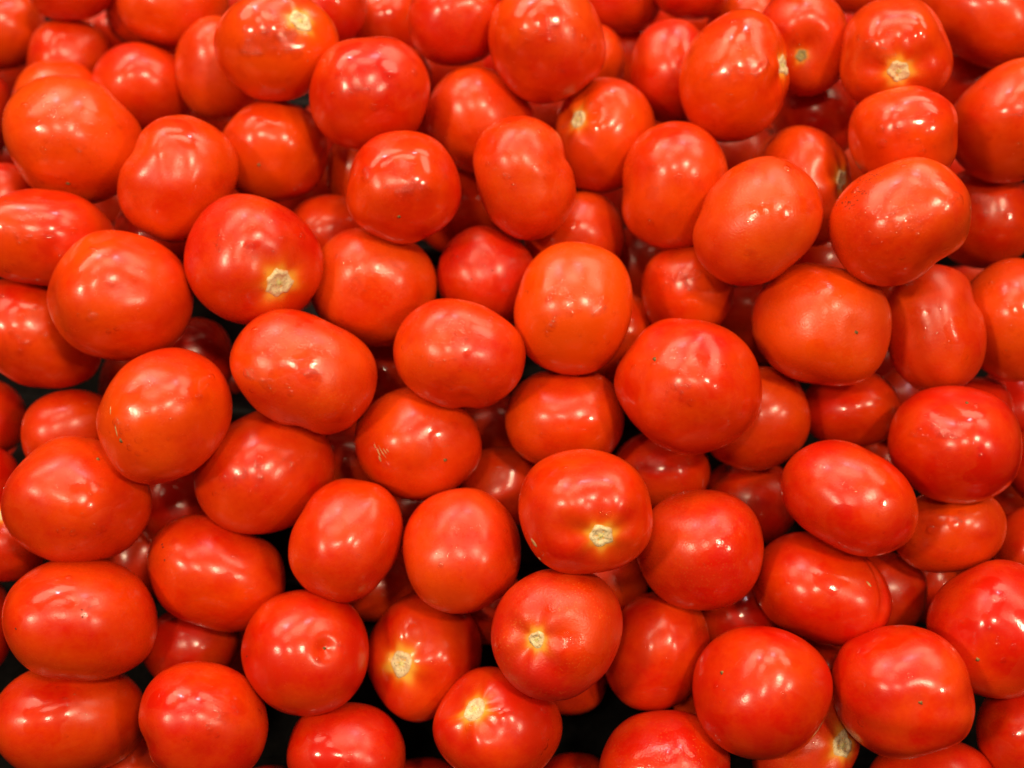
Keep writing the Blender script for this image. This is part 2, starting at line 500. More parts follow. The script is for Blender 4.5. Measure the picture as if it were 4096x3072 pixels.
# every tomato of the pile: place (m), turn, outline radii and depth (0.1 mm), ripeness, marks
TOMATOES = [
dict(loc=(-0.2468, 0.1389, 0.9348), q=(0.9114, 0.3562, 0.2039, 0.031), d=347, r=[388, 376, 358, 339, 325, 322, 329, 335, 337, 337, 339, 341, 345, 348, 352, 354, 356, 356, 355, 353, 350, 346, 344, 342, 341, 341, 343, 346, 350, 356, 361, 367, 373, 378, 385, 390], L=0.2, hue=0.8, label='large orange-red tomato with beaded drops, touching the left photo edge below the top corner', group='tomatoes heaped in the display', satin=0.4, drops=14, axis=(-0.07, -0.72, 0.69), tip=(-0.07, -0.72)),
dict(loc=(-0.2828, 0.2007, 0.9027), q=(0.9045, 0.3696, 0.211, 0.0288), d=256, r=[264, 269, 273, 277, 279, 279, 277, 273, 268, 262, 256, 251, 247, 245, 244, 244, 247, 250, 255, 261, 266, 271, 275, 277, 277, 275, 271, 267, 262, 258, 255, 253, 253, 254, 256, 260], L=1.0, hue=0.75, label='orange tomato peeking out directly above and behind the big drop-beaded one at upper left', group='tomatoes heaped in the display', axis=(-0.99, 0.0, 0.17)),
dict(loc=(-0.2902, 0.2488, 0.8933), q=(0.8983, 0.3868, 0.207, 0.0243), d=247, r=[250, 255, 261, 266, 270, 272, 272, 269, 264, 258, 251, 245, 240, 237, 234, 234, 235, 238, 243, 248, 255, 261, 267, 271, 272, 271, 268, 263, 258, 253, 248, 245, 243, 242, 244, 246], L=1.3, hue=0.25, label='blurred red tomato second from the top left corner, pink sheen along its lower edge', group='tomatoes heaped in the display', axis=(-0.98, 0.0, 0.21)),
dict(loc=(-0.2786, 0.273, 0.9306), q=(0.8865, 0.4141, 0.2059, 0.0179), d=230, r=[267, 276, 278, 273, 262, 248, 234, 222, 211, 204, 200, 198, 200, 204, 211, 221, 233, 246, 258, 268, 271, 268, 260, 248, 235, 224, 215, 208, 205, 204, 206, 211, 218, 229, 241, 255], L=1.2, hue=0.15, label='dark red tomato cut by the top photo edge near the left corner', group='tomatoes heaped in the display', axis=(-1.0, 0.0, -0.09)),
dict(loc=(-0.34, 0.2779, 0.894), q=(0.8892, 0.3928, 0.233, 0.0252), d=262, r=[263, 269, 276, 283, 289, 293, 293, 290, 284, 276, 268, 260, 253, 248, 245, 244, 245, 249, 254, 261, 269, 277, 285, 291, 293, 292, 289, 283, 275, 268, 262, 258, 255, 254, 255, 258], L=1.5, hue=0.7, label='blurred orange tomato in the extreme top left corner of the photo', group='tomatoes heaped in the display', axis=(0.98, 0.0, -0.18)),
dict(loc=(-0.3609, 0.228, 0.8688), q=(0.8997, 0.3596, 0.2447, 0.0353), d=267, r=[265, 270, 277, 284, 290, 295, 298, 297, 293, 287, 279, 271, 263, 257, 252, 250, 249, 251, 255, 261, 268, 276, 284, 291, 296, 298, 297, 292, 286, 279, 272, 266, 262, 260, 260, 261], L=2.0, hue=0.15, label='sliver of dark red tomato at the left edge, behind the drop-beaded orange one', group='tomatoes heaped in the display', axis=(-0.89, 0.0, -0.46)),
dict(loc=(-0.2437, 0.2908, 0.9002), q=(0.8939, 0.4128, 0.174, 0.0159), d=266, r=[275, 280, 285, 289, 291, 290, 287, 283, 277, 270, 264, 259, 255, 253, 253, 254, 257, 261, 267, 273, 280, 285, 289, 291, 290, 287, 283, 277, 272, 268, 264, 262, 262, 263, 266, 270], L=1.9, hue=0.3, label='softly highlit red tomato mostly hidden behind the left of the top-edge orange one', group='tomatoes heaped in the display', axis=(-1.0, 0.0, 0.04)),
dict(loc=(-0.212, 0.2583, 0.9293), q=(0.8946, 0.4161, 0.1625, 0.0144), d=288, r=[338, 338, 332, 320, 306, 292, 279, 269, 261, 257, 256, 258, 263, 271, 282, 294, 307, 318, 326, 329, 325, 316, 305, 293, 282, 273, 267, 264, 264, 267, 273, 282, 294, 307, 320, 331], L=1.0, hue=0.6, label='orange-to-red tomato cut by the top edge, left of the shiny wet one with pale scar', group='tomatoes heaped in the display', axis=(-0.87, 0.15, -0.48)),
dict(loc=(-0.2299, 0.2117, 0.9036), q=(0.9075, 0.3814, 0.1745, 0.0221), d=275, r=[303, 300, 295, 288, 281, 273, 267, 263, 260, 259, 260, 262, 266, 272, 278, 284, 289, 292, 293, 292, 288, 283, 278, 273, 268, 265, 264, 264, 266, 270, 276, 282, 289, 295, 300, 303], L=1.0, hue=0.3, label='blurred red tomato with broad pink sheen, wedged behind the dented tomato at upper left', group='tomatoes heaped in the display', axis=(0.86, -0.31, -0.39)),
dict(loc=(-0.1816, 0.1073, 0.9378), q=(0.9242, 0.3463, 0.1591, 0.0265), d=299, r=[309, 315, 321, 329, 335, 340, 343, 342, 338, 331, 322, 313, 304, 293, 278, 270, 276, 288, 297, 305, 313, 321, 330, 338, 343, 344, 343, 338, 332, 324, 317, 311, 306, 304, 303, 305], L=0.0, hue=0.5, label='deeply dented tomato with a glossy sunken face, upper left', group='tomatoes heaped in the display', lob=(4, 0.012), dents=[(-0.092, 0.193, 0.075, 0.42, 0.42, 0.0), (-0.723, 0.532, 0.07, 0.3, 0.3, 0.0)], axis=(-0.32, -0.87, -0.37)),
dict(loc=(-0.1798, 0.2108, 0.9201), q=(0.9079, 0.3939, 0.1423, 0.0163), d=274, r=[254, 255, 258, 263, 271, 280, 289, 298, 304, 306, 304, 297, 288, 278, 268, 260, 254, 250, 249, 250, 254, 261, 270, 281, 292, 303, 311, 315, 314, 308, 299, 288, 278, 269, 261, 257], L=0.8, hue=0.65, label='narrow upright orange-red tomato behind the left side of the shiny wet scarred one', group='tomatoes heaped in the display', lob=(3, 0.02), axis=(-0.17, 0.98, -0.12)),
dict(loc=(-0.1314, 0.1814, 0.964), q=(0.9062, 0.4067, 0.1153, 0.0118), d=304, r=[329, 331, 330, 328, 323, 317, 310, 304, 298, 294, 292, 291, 292, 295, 299, 304, 310, 316, 321, 324, 326, 326, 324, 320, 315, 311, 307, 304, 303, 303, 304, 307, 311, 316, 321, 326], L=0.0, hue=0.8, label='very wet orange tomato with crisp white glints and a pale oval stem scar, top left', group='tomatoes heaped in the display', wet=1, drops=6, films=9, stem=(0.415, 0.429, 0.206), axis=(0.41, 0.43, 0.8)),
dict(loc=(-0.1385, 0.1471, 0.9161), q=(0.9246, 0.3624, 0.1157, 0.0175), d=297, r=[320, 322, 322, 319, 315, 309, 303, 297, 292, 288, 286, 285, 286, 288, 292, 297, 302, 308, 312, 315, 317, 316, 314, 310, 306, 301, 297, 295, 293, 293, 295, 298, 302, 307, 312, 317], L=0.5, hue=0.55, label='roundish orange-red tomato with small brown blossom dot, right of the dented one', group='tomatoes heaped in the display', axis=(-0.27, -0.25, 0.93), tip=(-0.269, -0.25)),
dict(loc=(-0.0788, 0.1525, 0.955), q=(0.918, 0.3902, 0.0708, 0.0087), d=310, r=[325, 330, 330, 328, 325, 323, 323, 320, 313, 306, 303, 305, 308, 309, 310, 312, 316, 321, 325, 327, 329, 328, 326, 323, 320, 316, 313, 311, 310, 310, 311, 313, 314, 314, 315, 319], L=0.0, hue=0.3, label='squarish red tomato with a straight highlight band, below and right of the wet scarred one', group='tomatoes heaped in the display', drops=9, films=1, axis=(0.92, 0.0, -0.4)),
dict(loc=(-0.0738, 0.2086, 0.9104), q=(0.9165, 0.3956, 0.0593, 0.0069), d=239, r=[251, 252, 252, 251, 249, 247, 245, 243, 240, 238, 237, 237, 237, 238, 239, 241, 244, 246, 248, 250, 251, 252, 251, 250, 249, 247, 245, 244, 243, 242, 242, 243, 244, 246, 248, 249], L=0.9, hue=0.3, label='red rim of a tomato showing just behind the right side of the squarish red one', group='tomatoes heaped in the display', axis=(-0.91, 0.0, -0.41)),
dict(loc=(-0.253, 0.0772, 0.9237), q=(0.9241, 0.314, 0.2138, 0.0424), d=304, r=[365, 358, 343, 326, 310, 297, 286, 276, 268, 264, 265, 270, 279, 291, 305, 320, 334, 343, 345, 340, 328, 314, 299, 286, 276, 269, 265, 266, 270, 277, 288, 303, 320, 337, 353, 363], L=0.1, hue=0.4, label='long low tomato cut by the left edge, curved highlight line across its middle', group='tomatoes heaped in the display', drops=12, films=1, axis=(-0.87, 0.12, -0.49)),
dict(loc=(-0.2034, 0.0389, 0.9237), q=(0.938, 0.2927, 0.1812, 0.0407), d=341, r=[368, 365, 361, 356, 351, 346, 342, 339, 337, 336, 336, 335, 332, 328, 328, 334, 342, 347, 348, 345, 339, 336, 335, 336, 336, 337, 337, 340, 343, 347, 352, 357, 362, 366, 368, 369], L=0.0, hue=0.6, label='large smooth orange-red tomato with dimpled wet face, left, beside the star-scarred one', group='tomatoes heaped in the display', drops=5, dents=[(0.141, 0.114, 0.03, 0.25, 0.25, 0.0), (-0.152, 0.073, 0.03, 0.22, 0.22, 0.0)], axis=(-0.95, 0.2, 0.26)),
dict(loc=(-0.1369, 0.059, 0.9275), q=(0.9412, 0.3132, 0.1244, 0.0255), d=338, r=[354, 353, 352, 350, 348, 346, 343, 341, 339, 338, 337, 337, 337, 337, 338, 339, 341, 342, 342, 343, 343, 343, 343, 342, 342, 342, 342, 343, 344, 345, 347, 349, 350, 352, 353, 354], L=0.0, hue=0.3, label='bright red tomato with a star-edged corky stem scar facing the viewer', group='tomatoes heaped in the display', drops=6, films=1, dip=0.02, star=1, stem=(0.402, -0.323, 0.243), axis=(0.4, -0.32, 0.86)),
dict(loc=(-0.2651, 0.0404, 0.8853), q=(0.936, 0.2735, 0.2153, 0.0525), d=311, r=[330, 317, 305, 296, 289, 286, 285, 288, 294, 302, 312, 323, 334, 342, 346, 344, 337, 326, 314, 303, 292, 285, 280, 278, 280, 284, 290, 293, 302, 324, 343, 356, 362, 362, 355, 344], L=0.2, hue=0.5, label='elongated tomato cut by the left edge, below the long one with the curved highlight', group='tomatoes heaped in the display', drops=9, axis=(0.79, -0.42, -0.46)),
dict(loc=(-0.3082, 0.014, 0.8347), q=(0.9413, 0.2366, 0.2314, 0.0659), d=213, r=[210, 210, 211, 214, 218, 222, 226, 230, 232, 233, 232, 229, 225, 220, 215, 210, 207, 204, 203, 203, 205, 208, 212, 217, 222, 227, 230, 233, 233, 232, 229, 225, 220, 216, 213, 211], L=0.8, hue=0.15, label='dark red tomato at the left edge beneath the elongated drop-dotted one', group='tomatoes heaped in the display', axis=(-0.9, 0.0, -0.44)),
dict(loc=(-0.2476, -0.0046, 0.8532), q=(0.9504, 0.232, 0.1989, 0.0581), d=248, r=[260, 261, 261, 260, 259, 257, 254, 252, 249, 247, 246, 245, 245, 245, 246, 247, 248, 249, 250, 251, 252, 251, 251, 250, 249, 248, 247, 247, 247, 247, 248, 250, 252, 254, 256, 258], L=0.6, hue=0.35, label='shadowed red tomato tucked behind the one with the brown line scar, left side', group='tomatoes heaped in the display', axis=(0.98, 0.17, 0.08)),
dict(loc=(-0.1744, -0.0243, 0.9098), q=(0.9561, 0.2406, 0.1608, 0.0457), d=318, r=[320, 326, 333, 340, 346, 350, 350, 348, 343, 336, 327, 319, 312, 306, 302, 300, 300, 302, 307, 313, 319, 327, 333, 339, 341, 341, 339, 334, 329, 323, 317, 313, 311, 310, 311, 315], L=0.0, hue=0.65, label='orange-red tomato with a thin brown line scar running down its left flank', group='tomatoes heaped in the display', drops=8, axis=(-0.6, -0.35, 0.72), tip=(-0.596, -0.351), scratch=[(-0.767, 0.103, 0.129, 0.01, -1.44), (-0.677, -0.192, 0.154, 0.01, -1.3)]),
dict(loc=(-0.2266, 0.0429, 0.8226), q=(0.9509, 0.2536, 0.1712, 0.0461), d=245, r=[247, 248, 249, 251, 253, 255, 257, 259, 260, 260, 259, 257, 254, 251, 248, 245, 242, 241, 240, 241, 242, 244, 247, 250, 254, 257, 259, 260, 260, 259, 258, 255, 253, 251, 249, 248], L=1.2, hue=0.3, label='pale glint of a tomato in the gap above the line-scarred one, left side', group='tomatoes heaped in the display', axis=(-0.99, 0.0, -0.12)),
dict(loc=(-0.1888, 0.0454, 0.8511), q=(0.951, 0.2672, 0.1506, 0.0384), d=242, r=[249, 249, 250, 250, 251, 251, 251, 251, 251, 250, 249, 248, 246, 245, 244, 243, 243, 242, 243, 243, 244, 245, 246, 247, 248, 249, 250, 250, 250, 250, 250, 250, 249, 249, 249, 249], L=0.9, hue=0.15, label='dark red tomato in shadow beneath the large dimpled one and the star-scarred one', group='tomatoes heaped in the display', axis=(-0.98, 0.0, -0.18)),
dict(loc=(-0.1079, 0.0033, 0.9084), q=(0.959, 0.2639, 0.0998, 0.026), d=321, r=[361, 345, 328, 311, 299, 292, 290, 294, 299, 307, 317, 330, 344, 358, 368, 374, 372, 364, 352, 337, 323, 311, 302, 296, 294, 291, 281, 283, 311, 337, 358, 373, 382, 385, 383, 375], L=0.0, hue=0.5, label='wet speckled tomato with small puddles and a notched underside, left of centre', group='tomatoes heaped in the display', satin=0.8, drops=14, films=4, axis=(0.87, -0.41, 0.27)),
dict(loc=(-0.0785, 0.0663, 0.8952), q=(0.9498, 0.3049, 0.0683, 0.0148), d=332, r=[349, 346, 342, 338, 335, 331, 329, 327, 327, 328, 329, 332, 334, 337, 340, 342, 343, 344, 343, 341, 338, 335, 333, 331, 329, 329, 330, 331, 334, 337, 341, 344, 347, 350, 351, 350], L=0.1, hue=0.7, label='satin orange tomato with a wet streak on its upper left, right of the star-scarred one', group='tomatoes heaped in the display', satin=1, drops=4, films=3, axis=(-0.93, 0.34, 0.1)),
dict(loc=(-0.0142, 0.0758, 0.8897), q=(0.9507, 0.3097, 0.0123, 0.0026), d=283, r=[294, 291, 288, 285, 282, 281, 280, 280, 281, 282, 285, 287, 290, 293, 294, 295, 295, 295, 293, 291, 288, 286, 284, 282, 282, 282, 283, 285, 288, 290, 293, 295, 297, 298, 297, 296], L=0.5, hue=0.28, label='pinkish-red tomato with two dark specks, left of the most orange one at centre', group='tomatoes heaped in the display', drops=4, axis=(0.85, -0.49, 0.22), specks=[(-0.289, -0.028, 0.015), (0.103, 0.141, 0.015)]),
dict(loc=(-0.0577, 0.0961, 0.9434), q=(0.9349, 0.3507, 0.0534, 0.0089), d=291, r=[305, 306, 305, 303, 301, 299, 296, 293, 291, 289, 288, 288, 289, 290, 292, 295, 297, 300, 302, 303, 304, 304, 303, 301, 300, 298, 297, 296, 295, 295, 296, 297, 299, 301, 303, 304], L=0.0, hue=0.45, label='round tomato with bright wet glints and brown blossom dot, upper centre left', group='tomatoes heaped in the display', wet=0.8, drops=8, films=6, axis=(-0.08, -0.52, 0.85), tip=(-0.083, -0.518)),
dict(loc=(0.007, 0.1078, 0.938), q=(0.9344, 0.3561, -0.0064, -0.001), d=280, r=[274, 261, 245, 245, 264, 279, 290, 301, 313, 323, 330, 331, 326, 318, 306, 295, 284, 276, 270, 267, 267, 270, 276, 285, 296, 308, 321, 331, 338, 339, 333, 324, 313, 304, 296, 286], L=0.0, hue=0.6, label='upright potato-shaped orange tomato, concave on its right, upper centre', group='tomatoes heaped in the display', satin=0.5, drops=5, axis=(0.25, -0.94, -0.22)),
dict(loc=(-0.0192, 0.1645, 0.9226), q=(0.9245, 0.3808, 0.0164, 0.0022), d=297, r=[308, 302, 296, 291, 288, 286, 285, 286, 289, 293, 298, 304, 309, 313, 315, 316, 314, 311, 307, 302, 298, 294, 292, 290, 291, 293, 296, 301, 306, 312, 317, 320, 322, 321, 318, 314], L=0.5, hue=0.35, label='red tomato with small white glints behind the upright potato-shaped one, upper centre', group='tomatoes heaped in the display', axis=(0.68, -0.68, -0.29)),
dict(loc=(-0.0325, 0.212, 0.9549), q=(0.9059, 0.4225, 0.028, 0.0024), d=260, r=[285, 284, 281, 276, 269, 263, 257, 252, 248, 246, 246, 248, 252, 257, 262, 269, 275, 280, 283, 284, 283, 279, 274, 268, 263, 258, 255, 254, 254, 256, 259, 263, 269, 275, 280, 283], L=0.3, hue=0.2, label='red tomato with a row of round highlights, cut by the top edge near centre', group='tomatoes heaped in the display', axis=(0.99, 0.0, -0.15)),
dict(loc=(0.0196, 0.1826, 0.9653), q=(0.9099, 0.4144, -0.0176, -0.0017), d=313, r=[321, 317, 316, 317, 315, 310, 306, 304, 305, 308, 312, 316, 321, 326, 331, 334, 332, 327, 323, 319, 316, 314, 312, 312, 312, 314, 316, 320, 322, 324, 323, 322, 324, 327, 328, 325], L=0.0, hue=0.5, label='big squarish tomato at top centre with a vertical wet glint on its right', group='tomatoes heaped in the display', drops=5, films=3, axis=(0.49, -0.85, -0.21)),
dict(loc=(0.0537, 0.1554, 0.9202), q=(0.9264, 0.3738, -0.0457, -0.0064), d=298, r=[296, 301, 306, 312, 318, 324, 327, 328, 327, 323, 318, 311, 305, 300, 296, 293, 288, 279, 273, 279, 297, 314, 325, 332, 337, 338, 336, 332, 325, 318, 311, 304, 299, 295, 294, 294], L=0.2, hue=0.65, label='orange tomato showing a pale stem scar in a fold on its left side, upper centre', group='tomatoes heaped in the display', dip=0.05, dents=[(-0.869, 0.302, 0.12, 0.3, 0.3, 0.0)], stem=(-0.541, 0.343, 0.203), axis=(-0.54, 0.34, 0.77)),
dict(loc=(-0.0842, 0.2706, 0.9046), q=(0.9051, 0.4203, 0.064, 0.0057), d=235, r=[256, 257, 256, 252, 248, 242, 237, 232, 228, 225, 224, 225, 226, 230, 234, 239, 245, 250, 254, 256, 255, 253, 250, 245, 241, 236, 233, 231, 230, 230, 232, 235, 240, 244, 249, 253], L=1.2, hue=0.4, label='blurred orange-red tomato at the top edge, right of the wet scarred one', group='tomatoes heaped in the display', axis=(-0.85, 0.0, -0.52)),
dict(loc=(-0.1161, 0.2492, 0.9342), q=(0.9008, 0.424, 0.0928, 0.0078), d=250, r=[268, 270, 271, 269, 266, 262, 256, 251, 247, 243, 241, 240, 240, 242, 245, 249, 254, 259, 264, 267, 269, 270, 268, 265, 261, 257, 253, 250, 248, 247, 248, 250, 252, 256, 261, 265], L=0.9, hue=0.2, label='dark red tomato behind the right shoulder of the wet scarred one at the top edge', group='tomatoes heaped in the display', axis=(-0.91, 0.0, -0.41)),
dict(loc=(0.047, 0.2277, 0.9115), q=(0.913, 0.4062, -0.0374, -0.0039), d=231, r=[242, 240, 238, 235, 233, 231, 229, 228, 228, 229, 230, 232, 235, 237, 240, 242, 243, 244, 243, 243, 241, 239, 237, 236, 235, 234, 234, 234, 235, 237, 239, 241, 242, 243, 244, 243], L=1.0, hue=0.6, label='orange sliver showing right of and behind the big squarish tomato at top centre', group='tomatoes heaped in the display', axis=(1.0, 0.0, -0.07)),
dict(loc=(0.0759, 0.2768, 0.8714), q=(0.9116, 0.4073, -0.055, -0.0057), d=262, r=[276, 273, 270, 266, 262, 259, 257, 255, 255, 256, 259, 262, 266, 270, 273, 277, 279, 279, 279, 277, 274, 271, 268, 265, 263, 262, 262, 263, 264, 267, 270, 273, 276, 278, 279, 278], L=1.8, hue=0.3, label='dull blurred tomato deep in the gap right of the big squarish one at top centre', group='tomatoes heaped in the display', axis=(0.99, 0.0, -0.13)),
dict(loc=(0.0714, 0.2786, 0.9192), q=(0.9004, 0.4315, -0.0551, -0.0042), d=244, r=[266, 261, 256, 249, 243, 238, 234, 231, 230, 231, 234, 238, 243, 250, 256, 262, 266, 268, 268, 265, 260, 255, 249, 244, 240, 237, 236, 237, 239, 243, 248, 254, 259, 264, 267, 267], L=1.0, hue=0.25, label='red tomato cut by the top edge, immediately right of the big squarish one', group='tomatoes heaped in the display', axis=(0.99, 0.0, 0.11)),
dict(loc=(0.1103, 0.2617, 0.9423), q=(0.8966, 0.4339, -0.0884, -0.0065), d=229, r=[245, 240, 235, 229, 225, 221, 218, 217, 218, 220, 223, 228, 233, 239, 244, 248, 250, 250, 248, 245, 240, 235, 231, 227, 225, 224, 224, 226, 229, 233, 237, 242, 246, 249, 249, 248], L=0.9, hue=0.2, label='red tomato cut by the top edge above the blurred upright red one', group='tomatoes heaped in the display', axis=(0.98, 0.0, 0.21)),
dict(loc=(0.0952, 0.1988, 0.9283), q=(0.9135, 0.399, -0.0787, -0.0088), d=270, r=[253, 254, 257, 261, 267, 273, 280, 285, 289, 290, 289, 285, 279, 273, 267, 262, 259, 257, 257, 259, 262, 268, 274, 282, 289, 295, 298, 299, 296, 291, 284, 276, 269, 262, 257, 254], L=0.6, hue=0.2, label='blurred upright red tomato half hidden by the tall cleft orange one near the top right', group='tomatoes heaped in the display', axis=(0.12, 0.85, -0.52)),
dict(loc=(0.123, 0.1621, 0.9578), q=(0.9126, 0.3939, -0.1088, -0.0127), d=314, r=[289, 292, 297, 305, 314, 323, 332, 339, 342, 340, 335, 328, 319, 310, 303, 297, 294, 294, 296, 300, 307, 316, 327, 338, 347, 353, 355, 352, 345, 335, 324, 313, 303, 296, 291, 288], L=0.0, hue=0.7, label='tall orange tomato with a yellow cleft down its right edge, near the top right', group='tomatoes heaped in the display', wet=0.8, drops=5, films=4, groove=0, groove_yellow=1.0, dents=[(0.903, 0.101, 0.055, 0.55, 0.07, 1.745)], stem=(0.938, 0.18, 0.201), axis=(0.94, 0.18, 0.3)),
dict(loc=(0.1674, 0.1971, 0.9533), q=(0.9032, 0.4051, -0.1411, -0.0144), d=277, r=[256, 253, 252, 254, 258, 265, 274, 284, 294, 303, 308, 310, 307, 300, 292, 283, 274, 267, 263, 260, 260, 263, 268, 276, 285, 295, 305, 312, 317, 316, 311, 302, 291, 280, 270, 262], L=0.3, hue=0.45, label='tomato with a deep shadowed stem hollow, between the cleft orange one and the pale-scarred one', group='tomatoes heaped in the display', films=1, green=1, dents=[(0.108, -0.15, 0.2, 0.38, 0.38, 0.0)], stem=(-0.042, -0.317, 0.134), axis=(-0.04, -0.32, 0.95)),
dict(loc=(0.2079, 0.1648, 0.9706), q=(0.9014, 0.3926, -0.1812, -0.0205), d=290, r=[285, 282, 280, 280, 281, 284, 287, 292, 296, 301, 305, 307, 308, 308, 307, 304, 301, 298, 296, 294, 293, 294, 295, 298, 301, 304, 308, 310, 312, 312, 311, 307, 303, 298, 293, 288], L=0.2, hue=0.5, label='lobed tomato with a round cream stem scar facing out, upper right', group='tomatoes heaped in the display', films=2, lob=(5, 0.03), dip=0.06, halo=1, stem=(0.075, -0.271, 0.207), axis=(0.07, -0.27, 0.96)),
dict(loc=(0.1513, 0.2628, 0.9097), q=(0.9025, 0.415, -0.1148, -0.0107), d=232, r=[241, 237, 233, 229, 226, 224, 223, 224, 226, 228, 232, 237, 241, 245, 248, 250, 250, 248, 246, 242, 238, 235, 232, 230, 230, 230, 231, 234, 237, 241, 244, 247, 249, 249, 248, 245], L=1.2, hue=0.35, label='pale red tomato glimpsed at the top edge, left of the one with the stem hollow', group='tomatoes heaped in the display', axis=(-0.83, 0.0, -0.55)),
dict(loc=(0.22, 0.2737, 0.9356), q=(0.8897, 0.4245, -0.1677, -0.0132), d=223, r=[231, 225, 220, 215, 212, 210, 211, 212, 215, 220, 226, 232, 238, 243, 246, 247, 245, 242, 237, 231, 226, 222, 219, 217, 217, 219, 221, 225, 230, 235, 240, 244, 245, 245, 242, 237], L=0.9, hue=0.3, label='pinkish tomato cut by the top edge above the round cream-scarred one', group='tomatoes heaped in the display', axis=(1.0, 0.0, 0.1)),
dict(loc=(0.2787, 0.222, 0.9515), q=(0.8892, 0.4011, -0.2189, -0.0219), d=316, r=[323, 302, 286, 273, 266, 263, 264, 269, 279, 294, 313, 337, 361, 383, 395, 395, 382, 362, 339, 318, 300, 287, 279, 275, 275, 280, 289, 303, 321, 341, 363, 380, 388, 383, 368, 346], L=0.4, hue=0.45, label='big orange-red tomato cut by the top right corner', group='tomatoes heaped in the display', axis=(-0.83, 0.33, -0.46)),
dict(loc=(0.2769, 0.1399, 0.9481), q=(0.9042, 0.3589, -0.2292, -0.0336), d=323, r=[319, 324, 329, 333, 334, 334, 332, 328, 324, 319, 315, 312, 311, 311, 313, 317, 323, 329, 337, 344, 350, 354, 355, 354, 349, 343, 335, 327, 320, 314, 309, 307, 306, 307, 310, 314], L=0.2, hue=0.55, label='big orange tomato cut by the right edge, second from the top right corner', group='tomatoes heaped in the display', drops=3, films=2, axis=(-0.75, -0.52, -0.41)),
dict(loc=(0.2046, 0.1112, 0.9661), q=(0.9138, 0.3606, -0.1849, -0.0275), d=261, r=[257, 260, 261, 259, 257, 254, 252, 252, 252, 254, 257, 262, 266, 271, 276, 279, 282, 283, 282, 279, 276, 272, 268, 264, 261, 260, 259, 260, 261, 263, 266, 269, 269, 266, 260, 256], L=0.1, hue=0.5, label='tomato with scattered drops and a flattened right side, resting on the dirt-smudged one at right', group='tomatoes heaped in the display', drops=8, films=2, axis=(0.92, 0.2, -0.33)),
dict(loc=(0.1939, 0.0585, 0.961), q=(0.9273, 0.3253, -0.1819, -0.0343), d=297, r=[326, 334, 338, 336, 330, 323, 316, 310, 304, 299, 296, 295, 296, 300, 305, 313, 321, 330, 338, 345, 348, 348, 344, 337, 329, 320, 311, 304, 298, 289, 273, 264, 277, 296, 308, 317], L=0.0, hue=0.6, label='large tomato with a dark dirt smudge and a notched lower right, upper right', group='tomatoes heaped in the display', satin=0.5, drops=8, films=5, axis=(0.89, 0.41, -0.2), dirt=[(-0.479, 0.667), (-0.611, 0.474), (-0.335, 0.777), (-0.73, 0.321)]),
dict(loc=(0.126, 0.0684, 0.9473), q=(0.9361, 0.3307, -0.1181, -0.022), d=314, r=[314, 319, 324, 328, 330, 330, 328, 324, 320, 315, 310, 306, 304, 303, 303, 301, 293, 297, 315, 331, 341, 348, 350, 347, 341, 334, 327, 320, 314, 308, 304, 302, 301, 302, 305, 309], L=0.0, hue=0.75, label='satin orange egg-shaped tomato with one bright drop in the middle, right of centre top', group='tomatoes heaped in the display', satin=1, drops=3, axis=(0.72, 0.65, 0.23)),
dict(loc=(0.1682, 0.1221, 0.9141), q=(0.9277, 0.3447, -0.1413, -0.0239), d=285, r=[244, 247, 250, 255, 263, 275, 289, 306, 323, 338, 345, 344, 335, 320, 304, 288, 276, 266, 260, 257, 258, 263, 272, 283, 298, 315, 332, 345, 351, 347, 335, 318, 297, 273, 251, 242], L=0.4, hue=0.55, label='tomato with its yellow stem scar seen edge-on, wedged between the egg-shaped and dirt-smudged ones', group='tomatoes heaped in the display', films=1, dents=[(0.906, -0.018, 0.1, 0.3, 0.3, 0.0)], stem=(0.832, 0.11, 0.256), axis=(0.83, 0.11, 0.54)),
dict(loc=(0.1858, 0.1854, 0.9043), q=(0.916, 0.3732, -0.1461, -0.0201), d=245, r=[248, 245, 242, 240, 239, 239, 241, 243, 246, 250, 254, 257, 260, 262, 262, 261, 259, 257, 254, 251, 249, 247, 246, 247, 248, 249, 252, 255, 257, 260, 261, 261, 260, 258, 255, 252], L=1.0, hue=0.15, label='dark red tomato with a pale blurred highlight in the gap under the stem-hollow one', group='tomatoes heaped in the display', axis=(0.86, 0.0, -0.51)),
dict(loc=(0.1835, 0.1883, 0.8571), q=(0.9254, 0.3535, -0.1352, -0.0216), d=245, r=[248, 245, 243, 242, 241, 241, 243, 245, 247, 250, 253, 255, 258, 259, 259, 258, 257, 255, 253, 251, 249, 248, 247, 247, 248, 250, 252, 254, 256, 257, 258, 258, 257, 256, 253, 250], L=1.3, hue=0.35, label='pale sliver of tomato between the cleft orange one and the edge-on scar one', group='tomatoes heaped in the display', axis=(0.94, 0.0, -0.33)),
dict(loc=(0.0895, 0.1101, 0.9289), q=(0.9332, 0.3503, -0.0795, -0.0132), d=311, r=[294, 295, 299, 305, 312, 320, 328, 335, 339, 340, 338, 333, 326, 318, 311, 305, 299, 294, 288, 290, 304, 320, 331, 336, 340, 345, 349, 349, 345, 338, 329, 320, 311, 303, 298, 294], L=0.1, hue=0.6, label='upright smooth orange-red tomato with a thin white glint, left of the satin egg-shaped one', group='tomatoes heaped in the display', films=1, axis=(-0.13, -0.94, -0.3)),
dict(loc=(0.2777, 0.1179, 0.8917), q=(0.9208, 0.3224, -0.2156, -0.0408), d=281, r=[270, 268, 267, 269, 272, 277, 283, 290, 296, 302, 306, 307, 307, 303, 299, 294, 288, 284, 281, 279, 279, 280, 283, 287, 293, 298, 303, 306, 308, 307, 303, 298, 292, 285, 279, 273], L=0.5, hue=0.3, label='red tomato with glossy white glints tucked behind the dirt-smudged one at the right', group='tomatoes heaped in the display', wet=0.6, films=5, axis=(0.97, 0.0, 0.25)),
